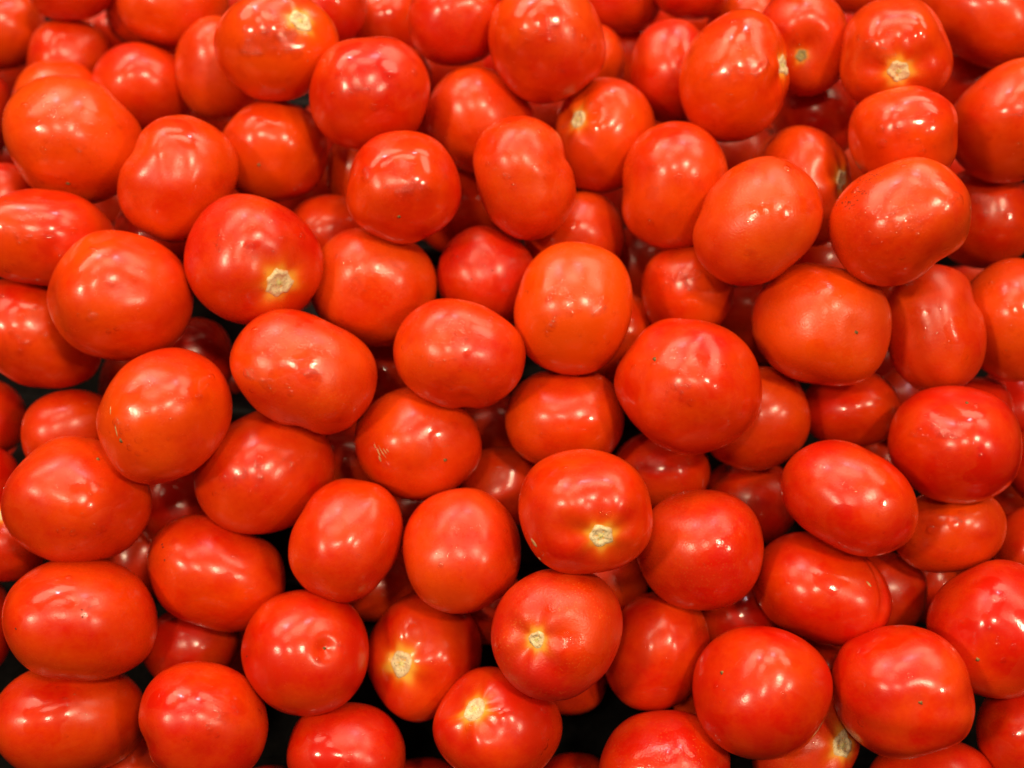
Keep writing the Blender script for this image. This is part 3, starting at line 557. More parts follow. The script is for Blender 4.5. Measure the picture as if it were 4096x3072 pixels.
dict(loc=(0.0373, 0.1075, 0.8866), q=(0.944, 0.3285, -0.0312, -0.006), d=267, r=[287, 290, 290, 288, 283, 277, 270, 264, 259, 255, 253, 253, 254, 258, 263, 269, 276, 283, 289, 292, 293, 291, 287, 281, 274, 268, 262, 258, 256, 255, 256, 259, 264, 270, 276, 282], L=0.7, hue=0.45, label='tomato in shadow under the upright potato-shaped one, pink highlight on its lower face', group='tomatoes heaped in the display', axis=(-0.77, -0.28, -0.57)),
dict(loc=(-0.0318, 0.1414, 0.8699), q=(0.9398, 0.3408, 0.0254, 0.0045), d=269, r=[281, 281, 280, 279, 277, 275, 273, 271, 270, 269, 269, 269, 270, 272, 273, 275, 277, 279, 280, 280, 280, 280, 279, 277, 276, 275, 274, 273, 273, 273, 274, 276, 277, 278, 280, 281], L=1.1, hue=0.15, label='deep tomato with one bright blurred spot, between the glinting round one and the potato-shaped one', group='tomatoes heaped in the display', axis=(0.86, 0.0, -0.51)),
dict(loc=(-0.1085, 0.1122, 0.8816), q=(0.9407, 0.3268, 0.0889, 0.017), d=250, r=[267, 268, 266, 264, 260, 256, 252, 248, 246, 244, 243, 243, 244, 247, 250, 254, 257, 261, 263, 264, 264, 262, 259, 256, 253, 250, 248, 246, 246, 247, 249, 252, 255, 259, 262, 265], L=0.8, hue=0.35, label='tomato with blurred white highlight showing behind the star-scarred and glinting round ones', group='tomatoes heaped in the display', axis=(-0.99, 0.0, 0.15)),
dict(loc=(-0.0882, 0.1568, 0.8864), q=(0.9318, 0.3559, 0.0708, 0.0113), d=250, r=[260, 260, 261, 261, 261, 260, 258, 257, 255, 253, 252, 251, 250, 250, 251, 252, 253, 255, 256, 258, 260, 260, 261, 261, 260, 260, 259, 257, 256, 256, 255, 255, 256, 256, 257, 259], L=0.9, hue=0.5, label='sliver of tomato left of and behind the round one with bright wet glints', group='tomatoes heaped in the display', axis=(0.97, 0.0, -0.25)),
dict(loc=(0.0326, 0.0381, 0.9132), q=(0.9551, 0.2946, -0.0301, -0.0069), d=324, r=[315, 318, 323, 329, 337, 343, 346, 347, 347, 346, 343, 339, 335, 330, 325, 317, 311, 314, 317, 321, 325, 331, 336, 342, 347, 350, 351, 349, 345, 340, 334, 328, 323, 318, 316, 315], L=0.0, hue=1.0, label='most orange tomato of all, upright and wet, just right of centre', group='tomatoes heaped in the display', drops=12, films=2, axis=(0.17, 0.81, -0.56)),
dict(loc=(-0.0273, 0.0135, 0.9083), q=(0.9615, 0.2734, 0.0255, 0.0064), d=295, r=[335, 325, 311, 297, 288, 283, 281, 280, 280, 282, 287, 295, 304, 314, 325, 333, 337, 338, 333, 325, 315, 305, 296, 288, 283, 280, 279, 269, 272, 294, 306, 317, 327, 335, 340, 340], L=0.0, hue=0.45, label='wide tomato with drops and a small notch in its bottom edge, at the centre', group='tomatoes heaped in the display', drops=14, films=3, axis=(0.93, -0.25, -0.28)),
dict(loc=(-0.0511, -0.0181, 0.8675), q=(0.972, 0.23, 0.0453, 0.0136), d=309, r=[333, 332, 329, 324, 318, 313, 308, 304, 302, 301, 302, 304, 308, 312, 317, 322, 326, 329, 329, 328, 324, 319, 314, 309, 304, 301, 299, 299, 300, 303, 308, 313, 319, 324, 329, 332], L=0.3, hue=0.5, label='tomato with fan-shaped brown scratches on its left cheek, below centre', group='tomatoes heaped in the display', lob=(4, 0.018), axis=(0.45, -0.28, 0.85), tip=(0.447, -0.281), scratch=[(-0.607, -0.134, 0.19, 0.014, -1.08), (-0.59, -0.243, 0.095, 0.022, -1.31), (-0.549, -0.135, 0.174, 0.009, -0.91), (-0.503, -0.12, 0.174, 0.008, -0.84), (-0.458, -0.112, 0.158, 0.007, -0.79), (-0.665, -0.042, 0.095, 0.008, -1.05)]),
dict(loc=(0.0292, -0.004, 0.8686), q=(0.97, 0.2418, -0.0257, -0.0074), d=299, r=[332, 331, 325, 317, 307, 298, 290, 284, 280, 279, 280, 284, 290, 298, 308, 318, 326, 332, 335, 332, 326, 318, 308, 298, 290, 283, 279, 278, 279, 283, 288, 296, 306, 315, 324, 330], L=0.4, hue=0.5, label='glossy tomato with a big oval highlight on its left, under the most orange one', group='tomatoes heaped in the display', lob=(3, 0.018), axis=(0.99, 0.0, 0.1)),
dict(loc=(0.0916, -0.004, 0.9057), q=(0.9623, 0.2573, -0.0852, -0.0229), d=351, r=[360, 357, 353, 350, 347, 346, 345, 346, 347, 350, 354, 359, 363, 367, 371, 372, 373, 372, 369, 366, 361, 357, 354, 351, 349, 348, 349, 350, 353, 356, 359, 361, 363, 364, 364, 363], L=0.0, hue=0.3, label='big glossy red tomato with raised ridges and black blossom dot, right of centre', group='tomatoes heaped in the display', drops=10, lob=(5, 0.03), axis=(-0.47, 0.35, 0.81), tip=(-0.47, 0.355)),
dict(loc=(0.0986, 0.064, 0.8928), q=(0.9495, 0.3014, -0.0853, -0.0187), d=249, r=[246, 245, 246, 247, 249, 251, 254, 256, 258, 260, 260, 260, 259, 258, 256, 254, 252, 250, 250, 250, 250, 251, 253, 255, 258, 260, 261, 262, 262, 261, 259, 257, 254, 251, 249, 247], L=0.4, hue=0.45, label='smaller tomato with wet white glints, between the most orange one and the satin tip-facing one', group='tomatoes heaped in the display', wet=0.6, drops=4, films=4, axis=(-0.89, 0.0, -0.45)),
dict(loc=(0.0593, 0.0558, 0.86), q=(0.9582, 0.2817, -0.0493, -0.0119), d=250, r=[235, 240, 247, 255, 264, 271, 277, 279, 278, 273, 266, 258, 250, 243, 237, 234, 233, 234, 237, 242, 249, 258, 266, 274, 279, 282, 280, 274, 267, 258, 249, 242, 236, 233, 231, 232], L=0.8, hue=0.6, label='orange sliver of a tomato hidden behind the right side of the most orange one', group='tomatoes heaped in the display', axis=(-0.34, -0.94, 0.0)),
dict(loc=(0.0785, 0.1241, 0.8334), q=(0.9477, 0.3131, -0.0598, -0.0124), d=263, r=[270, 269, 268, 266, 265, 264, 264, 264, 264, 264, 266, 267, 268, 270, 271, 272, 273, 273, 273, 272, 271, 270, 269, 268, 267, 267, 267, 267, 268, 268, 269, 270, 271, 271, 271, 271], L=1.5, hue=0.15, label='near-black red tomato deep in the gap right of the most orange one', group='tomatoes heaped in the display', axis=(-0.95, 0.0, -0.32)),
dict(loc=(0.1516, 0.0822, 0.8323), q=(0.9511, 0.2849, -0.1164, -0.0276), d=254, r=[255, 254, 254, 255, 256, 258, 259, 261, 262, 264, 265, 265, 265, 264, 264, 263, 261, 261, 260, 260, 260, 260, 261, 262, 263, 264, 265, 265, 265, 264, 263, 262, 260, 259, 257, 256], L=1.3, hue=0.15, label='dark red tomato in the shadow left of the satin tip-facing one', group='tomatoes heaped in the display', axis=(0.97, 0.0, 0.25)),
dict(loc=(0.1641, 0.0298, 0.9103), q=(0.9474, 0.2825, -0.1465, -0.0349), d=335, r=[347, 341, 334, 327, 322, 319, 317, 318, 321, 326, 333, 341, 349, 357, 364, 368, 369, 366, 361, 355, 347, 339, 333, 328, 325, 324, 325, 328, 333, 338, 344, 350, 354, 356, 356, 353], L=0.0, hue=0.75, label='large satin orange tomato with a small green blossom tip in a dimple, right', group='tomatoes heaped in the display', satin=1, dents=[(0.476, -0.111, 0.05, 0.3, 0.3, 0.0)], axis=(0.48, -0.11, 0.87), tip=(0.476, -0.111)),
dict(loc=(0.2275, 0.0339, 0.9), q=(0.9399, 0.2774, -0.1935, -0.0467), d=284, r=[256, 252, 248, 240, 245, 275, 304, 323, 336, 347, 352, 347, 334, 317, 299, 283, 271, 262, 256, 255, 257, 263, 273, 287, 303, 321, 337, 349, 351, 343, 328, 309, 291, 276, 266, 260], L=0.2, hue=0.45, label='pear-shaped tomato pinched on its upper right, right of the satin tip-facing one', group='tomatoes heaped in the display', satin=0.7, drops=5, axis=(0.17, -0.97, 0.19)),
dict(loc=(0.2768, 0.0465, 0.8909), q=(0.9322, 0.2789, -0.2244, -0.0532), d=283, r=[251, 252, 256, 263, 273, 285, 299, 313, 325, 331, 331, 324, 314, 301, 288, 278, 269, 264, 262, 263, 267, 274, 283, 295, 308, 321, 330, 333, 330, 320, 307, 293, 279, 268, 259, 254], L=0.3, hue=0.7, label='orange tomato cut by the right edge, behind the pinched pear-shaped one', group='tomatoes heaped in the display', drops=4, axis=(-0.0, -0.85, -0.53)),
dict(loc=(0.136, -0.0011, 0.8626), q=(0.9632, 0.2403, -0.1159, -0.0332), d=288, r=[287, 293, 296, 298, 298, 296, 292, 287, 282, 278, 274, 272, 271, 272, 274, 278, 283, 289, 296, 304, 314, 322, 322, 312, 299, 290, 282, 277, 272, 269, 267, 267, 269, 272, 277, 282], L=0.4, hue=0.45, label='tomato half hidden behind the right side of the big ridged glossy one', group='tomatoes heaped in the display', satin=0.5, films=1, axis=(0.91, 0.42, -0.04)),
dict(loc=(0.1909, 0.0085, 0.8579), q=(0.9558, 0.2443, -0.1572, -0.0441), d=239, r=[257, 258, 256, 252, 247, 241, 235, 230, 226, 225, 224, 226, 230, 235, 241, 248, 255, 261, 265, 266, 263, 259, 252, 245, 238, 232, 227, 224, 223, 224, 226, 230, 236, 242, 248, 253], L=0.6, hue=0.2, label='glossy dark red tomato with a pointed white highlight, under the satin tip-facing one', group='tomatoes heaped in the display', axis=(0.96, 0.08, 0.26)),
dict(loc=(0.2284, -0.0313, 0.8922), q=(0.9513, 0.2269, -0.1999, -0.0595), d=306, r=[317, 314, 309, 304, 299, 295, 292, 291, 292, 294, 298, 303, 310, 317, 324, 330, 334, 335, 334, 329, 323, 316, 309, 303, 298, 294, 292, 292, 294, 297, 301, 306, 311, 315, 318, 318], L=0.0, hue=0.15, label='large wide red tomato with a sharp-edged pale reflection band, at the right edge', group='tomatoes heaped in the display', drops=4, films=3, axis=(0.16, 0.72, 0.68), tip=(0.156, 0.719)),
dict(loc=(0.3059, 0.0292, 0.8199), q=(0.9422, 0.2415, -0.2236, -0.0625), d=237, r=[227, 228, 230, 234, 239, 244, 249, 254, 257, 258, 258, 255, 252, 247, 243, 239, 236, 235, 234, 235, 238, 241, 245, 250, 254, 257, 258, 258, 256, 252, 247, 241, 236, 232, 229, 227], L=1.2, hue=0.15, label='dark red tomato at the right edge above the wide one with the reflection band', group='tomatoes heaped in the display', axis=(1.0, 0.0, 0.06)),
dict(loc=(0.2673, 0.0107, 0.8454), q=(0.9465, 0.2392, -0.2085, -0.059), d=202, r=[195, 196, 198, 201, 204, 208, 212, 215, 217, 218, 218, 216, 213, 210, 207, 204, 202, 201, 201, 202, 203, 206, 209, 212, 215, 217, 218, 218, 216, 213, 209, 206, 202, 199, 196, 195], L=1.1, hue=0.15, label='thin red rim showing just above the wide tomato with the reflection band', group='tomatoes heaped in the display', axis=(1.0, 0.0, 0.0)),
dict(loc=(0.1699, -0.0594, 0.8875), q=(0.9655, 0.2033, -0.1546, -0.0506), d=296, r=[312, 298, 285, 274, 267, 264, 264, 267, 273, 282, 293, 307, 321, 334, 343, 346, 341, 331, 318, 304, 291, 280, 272, 268, 266, 267, 271, 278, 288, 300, 312, 323, 331, 335, 333, 325], L=0.0, hue=0.2, label='diagonal egg-shaped red tomato, left of the wide one with the reflection band', group='tomatoes heaped in the display', drops=3, axis=(0.84, -0.48, 0.26)),
dict(loc=(0.2334, -0.0627, 0.8528), q=(0.96, 0.1895, -0.1951, -0.0665), d=241, r=[259, 267, 271, 270, 265, 257, 247, 238, 230, 224, 221, 220, 221, 225, 231, 239, 249, 260, 270, 277, 280, 278, 271, 261, 250, 239, 229, 222, 217, 215, 215, 218, 223, 231, 240, 250], L=0.3, hue=0.6, label='orange tomato in shadow directly under the wide one with the reflection band', group='tomatoes heaped in the display', satin=0.3, drops=5, films=1, axis=(-0.84, -0.15, -0.53)),
dict(loc=(0.3082, -0.0156, 0.834), q=(0.9447, 0.2172, -0.2347, -0.072), d=222, r=[210, 212, 215, 220, 225, 231, 236, 241, 243, 243, 242, 238, 234, 229, 225, 221, 219, 218, 218, 220, 223, 227, 231, 236, 240, 243, 243, 242, 239, 234, 228, 223, 218, 214, 211, 210], L=0.8, hue=0.15, label='red sliver at the right edge beside the wide tomato with the reflection band', group='tomatoes heaped in the display', axis=(-0.9, 0.0, -0.43)),
dict(loc=(0.2919, -0.0629, 0.8249), q=(0.9535, 0.1822, -0.2269, -0.0789), d=224, r=[216, 219, 224, 229, 234, 239, 242, 244, 245, 243, 240, 236, 232, 228, 225, 223, 222, 223, 224, 227, 231, 235, 239, 243, 245, 245, 244, 240, 236, 231, 225, 221, 217, 215, 214, 214], L=0.7, hue=0.15, label='dark red tomato at the right edge, right of the shadowed orange one', group='tomatoes heaped in the display', axis=(-0.99, 0.0, 0.11)),
dict(loc=(0.3179, -0.0193, 0.7711), q=(0.9521, 0.1969, -0.2222, -0.0735), d=225, r=[215, 218, 221, 226, 232, 237, 241, 245, 246, 245, 242, 239, 234, 230, 226, 223, 221, 221, 222, 224, 228, 232, 237, 241, 244, 246, 245, 243, 239, 234, 229, 224, 219, 216, 214, 214], L=1.6, hue=0.15, label='near-black red tomato deep at the right edge above the dark red one', group='tomatoes heaped in the display', axis=(-0.97, 0.0, -0.24)),
dict(loc=(0.2443, -0.1162, 0.8534), q=(0.9632, 0.1482, -0.2092, -0.0814), d=312, r=[303, 309, 316, 324, 331, 337, 341, 342, 340, 337, 332, 326, 321, 317, 314, 313, 313, 316, 320, 325, 330, 336, 340, 343, 343, 340, 335, 328, 320, 313, 306, 300, 297, 295, 296, 298], L=0.1, hue=0.15, label='big plain matte red tomato cut by the right edge in the lower third', group='tomatoes heaped in the display', drops=3, axis=(-0.24, -0.45, 0.86), tip=(-0.245, -0.452)),
dict(loc=(0.162, -0.0935, 0.8469), q=(0.9753, 0.1616, -0.141, -0.053), d=307, r=[330, 319, 308, 297, 288, 282, 278, 278, 281, 286, 295, 306, 320, 333, 345, 354, 356, 352, 343, 330, 316, 303, 292, 283, 278, 276, 277, 281, 287, 297, 308, 320, 330, 338, 340, 337], L=0.1, hue=0.15, label='diagonal glossy tomato with a brown-marked crease at its right end, lower right', group='tomatoes heaped in the display', lob=(3, 0.018), groove=0, groove_yellow=0.25, dents=[(0.862, 0.125, 0.055, 0.55, 0.07, 1.047)], axis=(0.83, -0.39, -0.4), scabs=[(0.686, 0.137, 0.067, 0.022, -0.87)]),
dict(loc=(0.0973, -0.0769, 0.8622), q=(0.9794, 0.1791, -0.088, -0.0314), d=303, r=[311, 313, 314, 315, 315, 314, 313, 312, 310, 309, 308, 308, 308, 309, 311, 312, 314, 316, 318, 319, 319, 318, 317, 314, 312, 309, 306, 303, 302, 300, 300, 301, 302, 304, 306, 308], L=0.2, hue=0.25, label='round speckled red tomato with two soft highlights, right of the one with brown scabs', group='tomatoes heaped in the display', satin=0.9, axis=(-0.91, 0.0, -0.42)),
dict(loc=(0.1386, -0.0302, 0.8134), q=(0.9726, 0.201, -0.1111, -0.0368), d=261, r=[274, 276, 275, 273, 270, 266, 263, 259, 257, 255, 255, 256, 259, 262, 266, 271, 275, 278, 281, 281, 280, 277, 273, 268, 263, 259, 255, 253, 252, 252, 254, 257, 260, 264, 268, 272], L=1.0, hue=0.15, label='dark wine-red tomato with purple highlight in the gap above the round speckled one', group='tomatoes heaped in the display', axis=(-0.99, 0.0, 0.11)),
dict(loc=(0.0833, -0.0223, 0.8392), q=(0.9737, 0.2158, -0.0702, -0.0221), d=249, r=[273, 275, 272, 268, 261, 254, 247, 241, 237, 235, 235, 236, 240, 245, 252, 260, 267, 273, 277, 278, 275, 270, 263, 255, 247, 241, 236, 233, 233, 234, 237, 242, 248, 256, 263, 269], L=0.7, hue=0.25, label='shadowed tomato with blurred spots behind the upper right of the brown-scabbed one', group='tomatoes heaped in the display', axis=(-0.89, -0.08, -0.45)),
dict(loc=(0.0357, -0.0705, 0.8979), q=(0.9797, 0.1971, -0.0347, -0.0117), d=311, r=[329, 327, 325, 321, 317, 313, 310, 308, 307, 308, 309, 312, 316, 320, 325, 329, 331, 332, 332, 329, 326, 321, 316, 311, 307, 305, 303, 303, 304, 307, 310, 315, 319, 323, 326, 328], L=0.0, hue=0.4, label='glossy lobed tomato with cream stem scar and two small brown scabs, lower centre', group='tomatoes heaped in the display', lob=(4, 0.03), dip=0.06, dents=[(0.03, -0.265, 0.05, 0.3, 0.3, 0.0)], stem=(0.259, -0.398, 0.205), axis=(0.26, -0.4, 0.88), scabs=[(-0.745, -0.468, 0.099, 0.042, -0.35), (-0.653, -0.691, 0.042, 0.021, -0.35)]),
dict(loc=(-0.0061, -0.0238, 0.8234), q=(0.9779, 0.2092, 0.0051, 0.0016), d=229, r=[235, 235, 235, 235, 235, 235, 235, 235, 235, 235, 235, 235, 235, 235, 235, 235, 235, 235, 235, 234, 234, 234, 234, 233, 233, 233, 233, 233, 233, 233, 233, 234, 234, 234, 235, 235], L=0.9, hue=0.25, label='deep tomato with a streak of white highlights, left of the brown-scabbed one', group='tomatoes heaped in the display', axis=(0.99, 0.0, 0.11)),
dict(loc=(-0.0148, 0.0264, 0.796), q=(0.9716, 0.2362, 0.0114, 0.0033), d=249, r=[255, 255, 255, 255, 255, 255, 255, 255, 255, 255, 255, 255, 255, 255, 255, 255, 255, 255, 255, 254, 254, 254, 254, 254, 254, 254, 254, 254, 254, 254, 254, 255, 255, 255, 255, 255], L=1.5, hue=0.15, label='near-black red tomato deep between the scratched one and the big-highlight one', group='tomatoes heaped in the display', axis=(0.98, 0.0, 0.21)),
dict(loc=(-0.0256, -0.0796, 0.8655), q=(0.9839, 0.1772, 0.0236, 0.0085), d=304, r=[315, 315, 313, 312, 312, 314, 317, 321, 324, 325, 326, 325, 322, 319, 316, 314, 314, 314, 313, 311, 308, 306, 306, 308, 311, 314, 317, 319, 318, 311, 297, 299, 309, 311, 312, 313], L=0.1, hue=0.45, label='smooth orange-red tomato with a few drops, left of and below the brown-scabbed one', group='tomatoes heaped in the display', drops=7, axis=(0.08, -0.96, 0.26)),
dict(loc=(-0.0848, -0.0745, 0.8679), q=(0.9797, 0.1829, 0.0775, 0.0273), d=290, r=[285, 293, 301, 310, 317, 322, 324, 321, 316, 308, 299, 290, 282, 277, 273, 271, 272, 275, 280, 286, 294, 302, 309, 313, 315, 313, 309, 302, 295, 287, 281, 276, 274, 273, 275, 279], L=0.2, hue=0.4, label='upright tilted tomato with paired streak highlights, left of the smooth drop-dotted one', group='tomatoes heaped in the display', lob=(4, 0.02), axis=(0.49, 0.79, -0.37)),
dict(loc=(-0.0624, -0.0225, 0.7699), q=(0.9799, 0.1931, 0.0473, 0.0162), d=252, r=[260, 259, 259, 258, 258, 258, 258, 258, 259, 259, 259, 260, 260, 260, 260, 260, 259, 258, 257, 257, 256, 255, 255, 254, 255, 255, 255, 256, 257, 258, 259, 259, 260, 260, 260, 260], L=1.6, hue=0.15, label='pale blurred glint of a tomato deep under the scratched one', group='tomatoes heaped in the display', axis=(1.0, 0.0, -0.04)),
dict(loc=(-0.1326, -0.0341, 0.8651), q=(0.9688, 0.2158, 0.116, 0.0365), d=340, r=[360, 367, 371, 373, 371, 366, 359, 350, 342, 335, 329, 325, 323, 323, 326, 330, 336, 342, 349, 355, 359, 360, 359, 355, 350, 343, 337, 331, 327, 325, 325, 327, 331, 337, 344, 352], L=0.2, hue=0.3, label='large reddish tomato with tiny drops under the notched wet speckled one', group='tomatoes heaped in the display', drops=8, films=1, lob=(3, 0.012), axis=(0.76, 0.4, -0.51)),
dict(loc=(-0.2214, -0.0578, 0.8803), q=(0.9579, 0.2021, 0.1939, 0.0633), d=325, r=[359, 355, 347, 339, 331, 323, 317, 313, 311, 311, 314, 318, 323, 329, 335, 340, 343, 343, 340, 335, 329, 322, 316, 310, 306, 305, 305, 308, 313, 319, 328, 337, 346, 354, 359, 361], L=0.0, hue=0.5, label='wide glossy orange-red tomato near the left edge, resting on the speck-marked one', group='tomatoes heaped in the display', drops=4, dents=[(0.299, 0.687, 0.04, 0.25, 0.25, 0.0)], axis=(0.3, 0.69, 0.66), tip=(0.299, 0.687)),
dict(loc=(-0.1932, -0.0335, 0.8158), q=(0.9666, 0.1995, 0.1529, 0.0507), d=233, r=[236, 235, 235, 236, 237, 238, 240, 242, 244, 246, 246, 246, 245, 243, 240, 238, 235, 232, 230, 229, 229, 229, 231, 233, 235, 238, 241, 243, 245, 246, 246, 246, 244, 242, 240, 238], L=1.0, hue=0.15, label='dark tomato with one silvery highlight, below the line-scarred one', group='tomatoes heaped in the display', axis=(0.98, 0.0, -0.22)),
dict(loc=(-0.2994, -0.03, 0.8373), q=(0.9473, 0.2086, 0.2319, 0.0735), d=225, r=[222, 221, 222, 224, 227, 232, 236, 241, 245, 247, 247, 245, 241, 236, 230, 224, 220, 216, 214, 213, 214, 216, 220, 225, 230, 236, 241, 245, 247, 247, 244, 240, 236, 231, 227, 224], L=0.7, hue=0.2, label='red tomato cut by the left edge, left of the wide glossy orange-red one', group='tomatoes heaped in the display', axis=(0.91, 0.0, -0.42)),
dict(loc=(-0.2749, -0.0651, 0.8413), q=(0.9545, 0.1849, 0.2211, 0.0763), d=207, r=[222, 218, 214, 210, 207, 204, 203, 202, 203, 204, 206, 209, 212, 215, 217, 219, 218, 217, 214, 210, 207, 203, 200, 199, 198, 198, 200, 202, 206, 210, 214, 219, 222, 225, 225, 224], L=0.6, hue=0.15, label='red tomato at the left edge with a brownish stem scar beside the wide glossy one', group='tomatoes heaped in the display', stem=(-0.044, 0.754, 0.222), axis=(-0.04, 0.75, 0.66)),
dict(loc=(-0.217, -0.1124, 0.8567), q=(0.9675, 0.1507, 0.1892, 0.0732), d=326, r=[369, 360, 348, 336, 325, 316, 310, 307, 306, 308, 313, 321, 330, 339, 348, 355, 357, 355, 349, 339, 328, 317, 308, 301, 297, 295, 297, 301, 309, 319, 331, 344, 357, 368, 374, 374], L=0.2, hue=0.4, label='wide tomato with a few black specks near the left edge, second from the bottom', group='tomatoes heaped in the display', drops=2, films=1, axis=(-0.99, 0.0, -0.15), specks=[(0.007, 0.162, 0.015), (0.055, 0.082, 0.015), (0.021, 0.05, 0.015), (-0.76, -0.034, 0.015)]),
dict(loc=(-0.1582, -0.0817, 0.8396), q=(0.975, 0.1691, 0.1353, 0.0497), d=306, r=[355, 342, 322, 297, 273, 261, 265, 277, 287, 296, 307, 321, 336, 350, 361, 366, 362, 352, 338, 321, 306, 294, 284, 278, 276, 277, 282, 291, 303, 318, 335, 353, 366, 374, 373, 366], L=0.3, hue=0.35, label='tomato with a brown mark on its upper left, under the large reddish one', group='tomatoes heaped in the display', axis=(-0.92, 0.34, 0.19), specks=[(-0.693, 0.419, 0.015), (-0.681, 0.379, 0.015), (-0.668, 0.21, 0.015)]),
dict(loc=(-0.1773, -0.1098, 0.8028), q=(0.9782, 0.1377, 0.1441, 0.0582), d=235, r=[263, 266, 265, 261, 255, 247, 238, 231, 225, 221, 219, 219, 221, 225, 230, 237, 244, 250, 255, 257, 256, 252, 246, 239, 231, 225, 220, 217, 216, 217, 220, 225, 232, 240, 248, 256], L=0.8, hue=0.2, label='shadowed tomato with pale double highlight, between the speck-marked and brown-marked ones', group='tomatoes heaped in the display', axis=(-0.89, -0.36, -0.27)),
dict(loc=(-0.1683, -0.1012, 0.7615), q=(0.9811, 0.1348, 0.1284, 0.0523), d=206, r=[212, 210, 208, 207, 207, 207, 208, 210, 212, 214, 216, 218, 219, 219, 218, 216, 214, 211, 208, 206, 203, 202, 202, 202, 203, 205, 208, 210, 213, 216, 218, 219, 219, 218, 217, 215], L=1.3, hue=0.15, label='dark tomato with a greenish stem spot in the gap below the brown-marked one', group='tomatoes heaped in the display', green=1, stem=(-0.332, -0.054, 0.113), axis=(-0.33, -0.05, 0.94)),
dict(loc=(-0.106, -0.125, 0.842), q=(0.986, 0.1313, 0.095, 0.0392), d=309, r=[324, 322, 319, 317, 316, 315, 315, 316, 317, 319, 322, 324, 326, 327, 327, 325, 323, 320, 316, 312, 309, 306, 304, 303, 303, 304, 306, 310, 313, 317, 321, 324, 327, 328, 328, 326], L=0.2, hue=0.2, label='round red tomato with a pinkish puckered dimple right of its middle, lower left', group='tomatoes heaped in the display', lob=(3, 0.01), dents=[(0.325, 0.061, 0.085, 0.14, 0.14, 0.0)], axis=(0.33, 0.06, 0.94), tip=(0.325, 0.061), specks=[(-0.896, -0.002, 0.015)]),
dict(loc=(-0.1533, -0.159, 0.8397), q=(0.9833, 0.1032, 0.1372, 0.0611), d=288, r=[313, 306, 299, 293, 288, 285, 284, 285, 288, 293, 299, 305, 311, 316, 319, 318, 315, 309, 296, 275, 268, 274, 274, 272, 272, 273, 277, 283, 290, 299, 307, 315, 320, 323, 322, 319], L=0.1, hue=0.25, label='notch-sided red tomato cut by the bottom edge, second from the left corner', group='tomatoes heaped in the display', drops=5, films=2, axis=(0.97, -0.17, -0.17)),
dict(loc=(-0.2295, -0.1525, 0.8162), q=(0.972, 0.1098, 0.1903, 0.083), d=322, r=[385, 375, 360, 343, 326, 312, 301, 293, 290, 290, 294, 301, 312, 325, 339, 353, 363, 367, 363, 352, 338, 322, 307, 295, 286, 281, 279, 281, 287, 297, 310, 327, 345, 364, 378, 386], L=0.3, hue=0.35, label='long tomato with a bright streak highlight in the bottom left corner', group='tomatoes heaped in the display', drops=4, dents=[(-0.282, 0.509, 0.03, 0.3, 0.3, 0.0)], axis=(0.99, 0.14, 0.09)),
dict(loc=(-0.2961, -0.1003, 0.8119), q=(0.9572, 0.1525, 0.2296, 0.0879), d=240, r=[204, 204, 208, 215, 226, 241, 259, 279, 296, 306, 304, 292, 272, 252, 234, 219, 208, 201, 197, 197, 200, 207, 218, 232, 250, 269, 288, 300, 301, 291, 275, 256, 239, 225, 214, 207], L=0.7, hue=0.2, label='dark sliver of tomato at the left edge beside the speck-marked one', group='tomatoes heaped in the display', axis=(-0.0, -0.9, -0.44)),
dict(loc=(-0.085, -0.1693, 0.8129), q=(0.9929, 0.0855, 0.0746, 0.0349), d=273, r=[309, 304, 296, 287, 278, 270, 264, 261, 260, 261, 264, 270, 277, 285, 294, 301, 305, 306, 303, 296, 287, 277, 268, 260, 255, 251, 250, 252, 256, 262, 271, 280, 291, 300, 307, 310], L=0.3, hue=0.15, label='red tomato cut by the bottom edge, below the round one with the puckered dimple', group='tomatoes heaped in the display', lob=(3, 0.012), axis=(1.0, 0.0, 0.05)),
dict(loc=(-0.0068, -0.159, 0.8306), q=(0.9954, 0.0959, 0.0061, 0.0028), d=294, r=[323, 323, 319, 314, 308, 302, 296, 292, 290, 289, 290, 293, 297, 303, 309, 315, 320, 323, 323, 320, 314, 308, 300, 293, 287, 282, 279, 278, 280, 283, 288, 294, 302, 309, 316, 321], L=0.2, hue=0.15, label='red tomato with its stem scar in a fold at upper left, bottom edge centre', group='tomatoes heaped in the display', lob=(4, 0.02), dents=[(-0.692, 0.515, 0.15, 0.34, 0.34, 0.0)], stem=(-0.412, 0.292, 0.216), axis=(-0.41, 0.29, 0.86)),
dict(loc=(-0.047, -0.1186, 0.8141), q=(0.9907, 0.1289, 0.0405, 0.0168), d=314, r=[302, 306, 310, 317, 323, 330, 337, 341, 343, 342, 338, 332, 325, 318, 311, 306, 302, 300, 299, 301, 304, 309, 315, 320, 326, 329, 331, 331, 328, 323, 318, 313, 308, 304, 302, 301], L=0.25, hue=0.15, label='glossy red tomato with large cream stem scar and cracked skin, bottom centre left', group='tomatoes heaped in the display', lob=(4, 0.035), dip=0.05, halo=1, dents=[(-0.472, -0.461, 0.05, 0.2, 0.2, 0.0)], stem=(-0.422, -0.14, 0.237), axis=(-0.42, -0.14, 0.9)),
dict(loc=(0.0224, -0.1215, 0.8672), q=(0.99, 0.1392, -0.0213, -0.0086), d=312, r=[316, 321, 326, 329, 332, 333, 333, 331, 328, 324, 320, 317, 314, 312, 311, 311, 313, 315, 318, 321, 324, 326, 327, 327, 325, 322, 318, 314, 310, 307, 305, 303, 304, 305, 308, 311], L=0.15, hue=0.25, label='finely speckled tomato with a small round stem scar in a puckered hollow, bottom centre', group='tomatoes heaped in the display', satin=1.5, lob=(3, 0.015), halo=1, dents=[(-0.489, -0.202, 0.09, 0.26, 0.26, 0.0)], stem=(-0.349, -0.119, 0.154), axis=(-0.35, -0.12, 0.93)),
